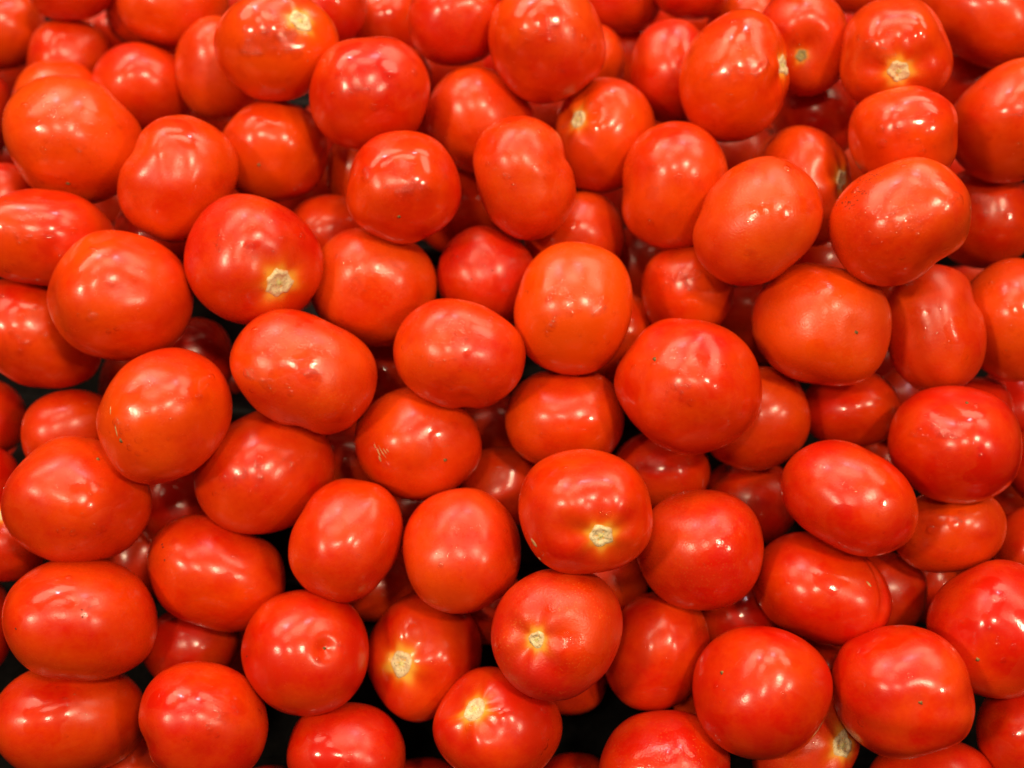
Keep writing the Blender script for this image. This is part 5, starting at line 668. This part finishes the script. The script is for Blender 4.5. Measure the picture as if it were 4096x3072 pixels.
dict(loc=(-0.1615, 0.2952, 0.8104), q=(0.9171, 0.3842, 0.1056, 0.0135), d=327, r=[345, 349, 352, 353, 352, 349, 344, 338, 331, 326, 321, 317, 316, 316, 318, 321, 326, 332, 338, 344, 349, 352, 352, 351, 348, 343, 338, 333, 329, 326, 325, 325, 327, 330, 334, 339], L=2.3, hue=0.15, label='deep shadowed tomato glimpsed in the gap between the brown-dotted round and wet white-glinted ones', group='deep tomatoes glimpsed through gaps', axis=(-0.81, -0.38, -0.44)),
dict(loc=(-0.217, 0.261, 0.8249), q=(0.9167, 0.3717, 0.1453, 0.0202), d=312, r=[317, 322, 328, 333, 337, 338, 337, 334, 329, 322, 316, 309, 304, 300, 298, 298, 300, 304, 309, 315, 322, 329, 334, 338, 339, 338, 334, 329, 324, 318, 313, 310, 308, 308, 309, 313], L=2.3, hue=0.15, label='deep shadowed tomato glimpsed in the gap between the deeply dented and brown-dotted round ones', group='deep tomatoes glimpsed through gaps', axis=(0.45, 0.84, -0.31)),
dict(loc=(-0.0145, 0.2905, 0.8503), q=(0.9144, 0.4047, 0.0102, 0.0011), d=314, r=[323, 322, 320, 319, 318, 317, 316, 315, 315, 315, 315, 316, 317, 318, 319, 320, 321, 322, 322, 323, 323, 323, 323, 323, 323, 323, 323, 324, 324, 325, 325, 325, 325, 325, 325, 324], L=2.3, hue=0.15, label='deep shadowed tomato glimpsed in the gap between the spot-rowed top-edge and glint-specked red ones', group='deep tomatoes glimpsed through gaps', axis=(0.15, -0.93, -0.35)),
dict(loc=(-0.163, -0.0034, 0.6988), q=(0.9755, 0.1872, 0.1089, 0.0378), d=308, r=[316, 313, 310, 308, 308, 308, 310, 313, 316, 320, 323, 326, 327, 327, 325, 322, 318, 314, 309, 306, 303, 301, 301, 302, 304, 307, 311, 316, 320, 324, 327, 328, 328, 326, 323, 320], L=2.3, hue=0.15, label='deep shadowed tomato glimpsed in the gap between the large reddish and tilted streak-lit ones', group='deep tomatoes glimpsed through gaps', axis=(0.7, -0.67, -0.25)),
dict(loc=(-0.363, 0.238, 0.8153), q=(0.9091, 0.3451, 0.2305, 0.0374), d=301, r=[305, 310, 315, 320, 324, 326, 327, 325, 321, 315, 309, 303, 297, 292, 289, 288, 288, 290, 294, 299, 305, 311, 317, 322, 325, 325, 324, 321, 316, 311, 307, 303, 300, 299, 300, 302], L=2.3, hue=0.15, label='deep shadowed tomato glimpsed in the gap between the drop-beaded and deeply dented ones', group='deep tomatoes glimpsed through gaps', axis=(-0.96, 0.12, -0.25)),
dict(loc=(-0.1835, 0.0725, 0.7609), q=(0.9587, 0.2519, 0.1273, 0.0348), d=302, r=[310, 312, 314, 315, 316, 317, 316, 315, 313, 311, 309, 306, 304, 302, 301, 300, 301, 301, 303, 305, 307, 309, 310, 312, 312, 312, 312, 311, 310, 308, 307, 307, 306, 306, 307, 308], L=2.3, hue=0.15, label='deep shadowed tomato glimpsed in the gap between the wet notched and line-scarred ones', group='deep tomatoes glimpsed through gaps', axis=(-0.72, -0.41, -0.56)),
dict(loc=(-0.2296, -0.0601, 0.7135), q=(0.9734, 0.1553, 0.1575, 0.0603), d=283, r=[285, 285, 285, 286, 288, 291, 294, 298, 301, 303, 304, 303, 300, 297, 293, 288, 284, 280, 277, 276, 276, 277, 279, 282, 286, 290, 294, 298, 300, 301, 300, 299, 296, 293, 290, 287], L=2.3, hue=0.15, label='deep shadowed tomato glimpsed in the gap between the brown-marked and black-specked ones', group='deep tomatoes glimpsed through gaps', axis=(-0.33, -0.78, -0.53)),
dict(loc=(-0.0632, 0.2541, 0.8255), q=(0.9251, 0.3771, 0.0439, 0.006), d=319, r=[325, 324, 324, 324, 324, 323, 323, 323, 323, 322, 322, 321, 321, 321, 321, 321, 321, 321, 322, 323, 324, 325, 326, 327, 328, 329, 329, 330, 330, 329, 329, 328, 327, 327, 326, 325], L=2.3, hue=0.15, label='deep shadowed tomato glimpsed in the gap between the glint-specked red and round glinting ones', group='deep tomatoes glimpsed through gaps', axis=(0.24, -0.96, 0.16)),
dict(loc=(0.3145, 0.2269, 0.8146), q=(0.9156, 0.3445, -0.2049, -0.0338), d=303, r=[294, 289, 286, 285, 286, 290, 295, 302, 310, 318, 326, 331, 334, 334, 330, 325, 318, 311, 305, 300, 297, 296, 297, 299, 304, 310, 317, 323, 329, 332, 333, 330, 324, 317, 309, 301], L=2.3, hue=0.15, label='deep shadowed tomato glimpsed in the gap between the flat-sided dotted and dirt-smudged ones', group='deep tomatoes glimpsed through gaps', axis=(-0.77, 0.62, 0.13)),
dict(loc=(-0.1409, 0.1323, 0.7763), q=(0.9508, 0.2931, 0.0976, 0.0223), d=312, r=[325, 325, 325, 324, 322, 321, 319, 317, 315, 314, 313, 312, 312, 313, 314, 315, 317, 318, 319, 320, 320, 320, 319, 319, 318, 317, 316, 316, 316, 316, 317, 318, 320, 321, 323, 324], L=2.3, hue=0.15, label='deep shadowed tomato glimpsed in the gap between the wet notched and satin streaked ones', group='deep tomatoes glimpsed through gaps', axis=(0.95, -0.03, -0.32)),
dict(loc=(0.3238, 0.0896, 0.7593), q=(0.9414, 0.257, -0.2113, -0.0556), d=295, r=[285, 288, 291, 296, 301, 306, 311, 315, 316, 317, 315, 312, 308, 304, 300, 297, 295, 295, 296, 298, 301, 306, 310, 314, 317, 319, 319, 317, 313, 308, 302, 297, 292, 288, 286, 285], L=2.3, hue=0.15, label='deep shadowed tomato glimpsed in the gap between the pinched pear-shaped and diagonal egg-shaped ones', group='deep tomatoes glimpsed through gaps', axis=(0.79, 0.55, -0.26)),
dict(loc=(0.1886, 0.267, 0.8137), q=(0.9196, 0.3719, -0.1252, -0.0175), d=320, r=[319, 316, 315, 315, 316, 318, 321, 324, 327, 330, 332, 334, 335, 334, 333, 332, 329, 327, 326, 325, 324, 325, 326, 328, 330, 333, 335, 337, 338, 338, 337, 335, 332, 329, 325, 321], L=2.3, hue=0.15, label='deep shadowed tomato glimpsed in the gap between the cleft orange and edge-on-scar ones', group='deep tomatoes glimpsed through gaps', axis=(0.3, 0.92, 0.25)),
dict(loc=(0.2809, 0.0191, 0.7152), q=(0.9596, 0.2056, -0.1829, -0.0591), d=300, r=[288, 289, 292, 297, 303, 309, 315, 320, 324, 325, 324, 321, 317, 312, 307, 302, 299, 297, 297, 298, 301, 304, 309, 314, 318, 321, 323, 322, 319, 315, 309, 303, 298, 293, 289, 288], L=2.3, hue=0.15, label='deep shadowed tomato glimpsed in the gap between the wide reflection-banded and diagonal egg-shaped ones', group='deep tomatoes glimpsed through gaps', axis=(0.31, -0.91, -0.26)),
dict(loc=(0.2726, -0.0667, 0.6945), q=(0.9698, 0.1484, -0.1802, -0.0702), d=285, r=[283, 286, 290, 294, 297, 300, 302, 303, 303, 302, 300, 297, 294, 292, 291, 290, 290, 291, 292, 295, 297, 300, 302, 303, 303, 302, 299, 296, 293, 289, 285, 282, 280, 279, 279, 281], L=2.3, hue=0.15, label='deep shadowed tomato glimpsed in the gap between the tan-tipped and big matte right-edge ones', group='deep tomatoes glimpsed through gaps', axis=(-0.78, 0.53, -0.33)),
dict(loc=(0.1878, 0.1, 0.7428), q=(0.9564, 0.2619, -0.1254, -0.0329), d=317, r=[320, 320, 320, 320, 320, 320, 320, 320, 321, 321, 322, 323, 324, 324, 325, 326, 327, 327, 327, 327, 327, 326, 326, 325, 324, 323, 322, 322, 321, 320, 320, 320, 320, 319, 319, 320], L=2.3, hue=0.15, label='deep shadowed tomato glimpsed in the gap between the satin green-tipped and big ridged ones', group='deep tomatoes glimpsed through gaps', axis=(-0.94, -0.05, -0.33)),
dict(loc=(-0.2463, 0.3077, 0.8481), q=(0.9027, 0.3978, 0.1634, 0.0178), d=308, r=[318, 326, 333, 338, 341, 340, 336, 330, 322, 313, 305, 298, 294, 291, 290, 292, 296, 302, 310, 318, 326, 334, 339, 340, 339, 335, 328, 321, 314, 308, 304, 301, 301, 302, 306, 312], L=2.3, hue=0.15, label='deep shadowed tomato glimpsed in the gap between the top-edge orange and wet white-glinted ones', group='deep tomatoes glimpsed through gaps', axis=(-0.64, -0.53, -0.56)),
dict(loc=(-0.1281, 0.2438, 0.819), q=(0.9259, 0.3673, 0.088, 0.0129), d=316, r=[322, 325, 327, 330, 332, 333, 332, 331, 328, 324, 320, 317, 314, 311, 310, 310, 311, 313, 317, 321, 325, 329, 332, 335, 336, 335, 334, 331, 328, 325, 322, 319, 318, 317, 318, 319], L=2.3, hue=0.15, label='deep shadowed tomato glimpsed in the gap between the brown-dotted round and squarish red ones', group='deep tomatoes glimpsed through gaps', axis=(0.22, 0.93, 0.29)),
dict(loc=(0.0039, 0.1795, 0.7952), q=(0.9445, 0.3286, -0.0027, -0.0005), d=317, r=[321, 319, 318, 317, 317, 318, 319, 320, 322, 324, 326, 327, 327, 327, 327, 325, 324, 322, 321, 320, 319, 319, 320, 321, 322, 324, 326, 328, 330, 331, 331, 331, 329, 328, 325, 323], L=2.3, hue=0.15, label='deep shadowed tomato glimpsed in the gap between the potato-shaped and most orange ones', group='deep tomatoes glimpsed through gaps', axis=(0.4, -0.9, 0.16)),
dict(loc=(0.0906, -0.0427, 0.7077), q=(0.9843, 0.1628, -0.0633, -0.0238), d=298, r=[307, 307, 307, 306, 305, 304, 303, 302, 302, 302, 303, 305, 306, 308, 310, 311, 312, 312, 311, 310, 308, 306, 304, 302, 300, 298, 297, 297, 297, 298, 300, 301, 303, 305, 306, 307], L=2.3, hue=0.15, label='deep shadowed tomato glimpsed in the gap between the round speckled and brown-scabbed ones', group='deep tomatoes glimpsed through gaps', axis=(-0.72, 0.4, -0.56)),
dict(loc=(-0.0116, -0.0906, 0.6892), q=(0.9921, 0.1251, 0.0081, 0.0034), d=292, r=[311, 312, 310, 308, 305, 301, 298, 295, 293, 292, 292, 294, 296, 299, 302, 306, 309, 310, 311, 310, 307, 304, 299, 295, 291, 288, 286, 285, 285, 287, 290, 294, 298, 302, 307, 310], L=2.3, hue=0.15, label='deep shadowed tomato glimpsed in the gap between the finely speckled and cream-scarred cracked ones', group='deep tomatoes glimpsed through gaps', axis=(-0.98, -0.14, -0.17)),
dict(loc=(-0.3532, 0.3601, 0.8329), q=(0.8905, 0.4003, 0.2152, 0.0218), d=317, r=[320, 329, 340, 349, 356, 360, 358, 351, 341, 330, 318, 308, 300, 294, 292, 292, 295, 301, 309, 319, 331, 342, 352, 358, 359, 355, 348, 338, 328, 319, 311, 306, 304, 304, 307, 312], L=2.3, hue=0.15, label='deep shadowed tomato glimpsed in the gap between the drop-beaded and wet white-glinted ones', group='deep tomatoes glimpsed through gaps', axis=(-0.66, -0.66, -0.37)),
dict(loc=(0.2513, 0.3462, 0.8454), q=(0.897, 0.4108, -0.1622, -0.0153), d=317, r=[314, 309, 305, 303, 303, 305, 309, 314, 320, 327, 333, 338, 341, 342, 340, 337, 332, 327, 323, 319, 316, 315, 315, 317, 320, 325, 330, 336, 340, 343, 344, 343, 339, 333, 327, 320], L=2.3, hue=0.15, label='deep shadowed tomato glimpsed in the gap between the stem-hollow and cream-scarred lobed ones', group='deep tomatoes glimpsed through gaps', axis=(-0.13, -0.96, 0.26)),
dict(loc=(-0.1931, 0.207, 0.8099), q=(0.9299, 0.3426, 0.132, 0.0227), d=310, r=[315, 315, 316, 318, 320, 321, 322, 323, 322, 321, 319, 317, 314, 312, 310, 308, 307, 307, 307, 309, 311, 314, 317, 320, 323, 325, 326, 326, 326, 324, 323, 320, 318, 317, 315, 315], L=2.3, hue=0.15, label='deep shadowed tomato glimpsed in the gap between the brown-dotted round and large dimpled ones', group='deep tomatoes glimpsed through gaps', axis=(0.45, -0.81, -0.38)),
dict(loc=(-0.1034, 0.0612, 0.748), q=(0.9674, 0.242, 0.0723, 0.0207), d=309, r=[320, 318, 315, 313, 312, 311, 310, 311, 312, 313, 314, 316, 318, 319, 319, 319, 318, 317, 315, 313, 311, 309, 308, 307, 308, 308, 310, 312, 314, 317, 319, 321, 322, 323, 322, 321], L=2.3, hue=0.15, label='deep shadowed tomato glimpsed in the gap between the fan-scratched and wet notched ones', group='deep tomatoes glimpsed through gaps', axis=(-0.88, 0.39, 0.26)),
dict(loc=(0.2528, -0.0292, 0.7308), q=(0.9664, 0.1797, -0.1734, -0.0613), d=283, r=[282, 286, 291, 295, 298, 301, 301, 301, 299, 296, 292, 289, 286, 285, 284, 284, 286, 288, 291, 295, 299, 302, 304, 304, 303, 300, 296, 292, 287, 283, 279, 276, 275, 275, 276, 279], L=2.3, hue=0.15, label='deep shadowed tomato glimpsed in the gap between the diagonal egg-shaped and big matte right-edge ones', group='deep tomatoes glimpsed through gaps', axis=(0.85, 0.2, -0.49)),
dict(loc=(-0.2098, 0.3619, 0.8455), q=(0.8971, 0.4204, 0.1358, 0.0116), d=321, r=[334, 342, 348, 352, 354, 352, 347, 339, 331, 322, 315, 309, 305, 303, 304, 307, 312, 318, 327, 335, 344, 350, 354, 354, 352, 346, 339, 332, 325, 320, 316, 314, 314, 317, 321, 327], L=2.3, hue=0.15, label='deep shadowed tomato glimpsed in the gap between the top-edge orange and brown-dotted round ones', group='deep tomatoes glimpsed through gaps', axis=(0.62, 0.74, -0.25)),
dict(loc=(0.1136, 0.2657, 0.8192), q=(0.9226, 0.3778, -0.0772, -0.0105), d=321, r=[323, 320, 319, 318, 318, 319, 321, 323, 325, 328, 330, 332, 333, 333, 333, 332, 330, 329, 327, 326, 326, 326, 326, 328, 329, 331, 333, 335, 337, 337, 337, 336, 334, 331, 328, 325], L=2.3, hue=0.15, label='deep shadowed tomato glimpsed in the gap between the thin-glint upright and cleft orange ones', group='deep tomatoes glimpsed through gaps', axis=(0.05, 1.0, 0.02)),
dict(loc=(-0.3559, 0.1522, 0.7843), q=(0.9262, 0.2956, 0.2287, 0.0498), d=296, r=[292, 293, 295, 299, 305, 311, 316, 321, 323, 323, 320, 315, 308, 301, 294, 288, 284, 281, 281, 282, 286, 291, 297, 304, 312, 318, 323, 326, 325, 322, 317, 311, 305, 299, 295, 292], L=2.3, hue=0.15, label='deep shadowed tomato glimpsed in the gap between the curved-highlight and elongated left-edge ones', group='deep tomatoes glimpsed through gaps', axis=(-0.56, 0.83, 0.07)),
dict(loc=(0.3201, -0.0282, 0.7131), q=(0.9589, 0.1774, -0.2089, -0.0741), d=284, r=[279, 282, 286, 290, 294, 299, 302, 304, 304, 303, 301, 298, 295, 292, 290, 288, 287, 288, 289, 292, 295, 298, 301, 303, 304, 304, 303, 300, 296, 291, 287, 283, 279, 277, 277, 277], L=2.3, hue=0.15, label='deep shadowed tomato glimpsed in the gap between the big matte right-edge and wide reflection-banded ones', group='deep tomatoes glimpsed through gaps', axis=(-0.92, 0.32, -0.23)),
dict(loc=(0.245, 0.2868, 0.8281), q=(0.91, 0.3816, -0.1608, -0.0205), d=314, r=[319, 315, 311, 308, 306, 306, 307, 309, 312, 316, 321, 325, 329, 333, 335, 335, 334, 332, 329, 325, 322, 319, 317, 317, 317, 318, 320, 323, 326, 329, 331, 332, 332, 330, 328, 324], L=2.3, hue=0.15, label='deep shadowed tomato glimpsed in the gap between the cream-scarred lobed and flat-sided dotted ones', group='deep tomatoes glimpsed through gaps', axis=(-0.81, -0.26, -0.52)),
dict(loc=(0.3637, 0.1746, 0.7787), q=(0.9235, 0.3042, -0.2289, -0.0477), d=303, r=[287, 284, 283, 285, 289, 295, 303, 312, 321, 329, 334, 337, 335, 331, 325, 317, 309, 303, 298, 295, 294, 296, 299, 304, 311, 319, 326, 332, 335, 335, 331, 325, 316, 308, 299, 292], L=2.3, hue=0.15, label='deep shadowed tomato glimpsed in the gap between the pinched pear-shaped and big orange right-edge ones', group='deep tomatoes glimpsed through gaps', axis=(0.62, -0.76, 0.18)),
dict(loc=(-0.037, 0.0171, 0.7307), q=(0.9776, 0.2087, 0.0261, 0.0084), d=306, r=[319, 318, 316, 313, 311, 309, 308, 307, 307, 308, 309, 311, 313, 316, 318, 319, 319, 319, 318, 316, 313, 311, 308, 306, 305, 304, 304, 305, 307, 309, 312, 314, 317, 319, 320, 320], L=2.3, hue=0.15, label='deep shadowed tomato glimpsed in the gap between the fan-scratched and smooth drop-dotted ones', group='deep tomatoes glimpsed through gaps', axis=(0.97, -0.24, 0.05)),
]
for i, D in enumerate(TOMATOES):
    make_tomato(i, D)
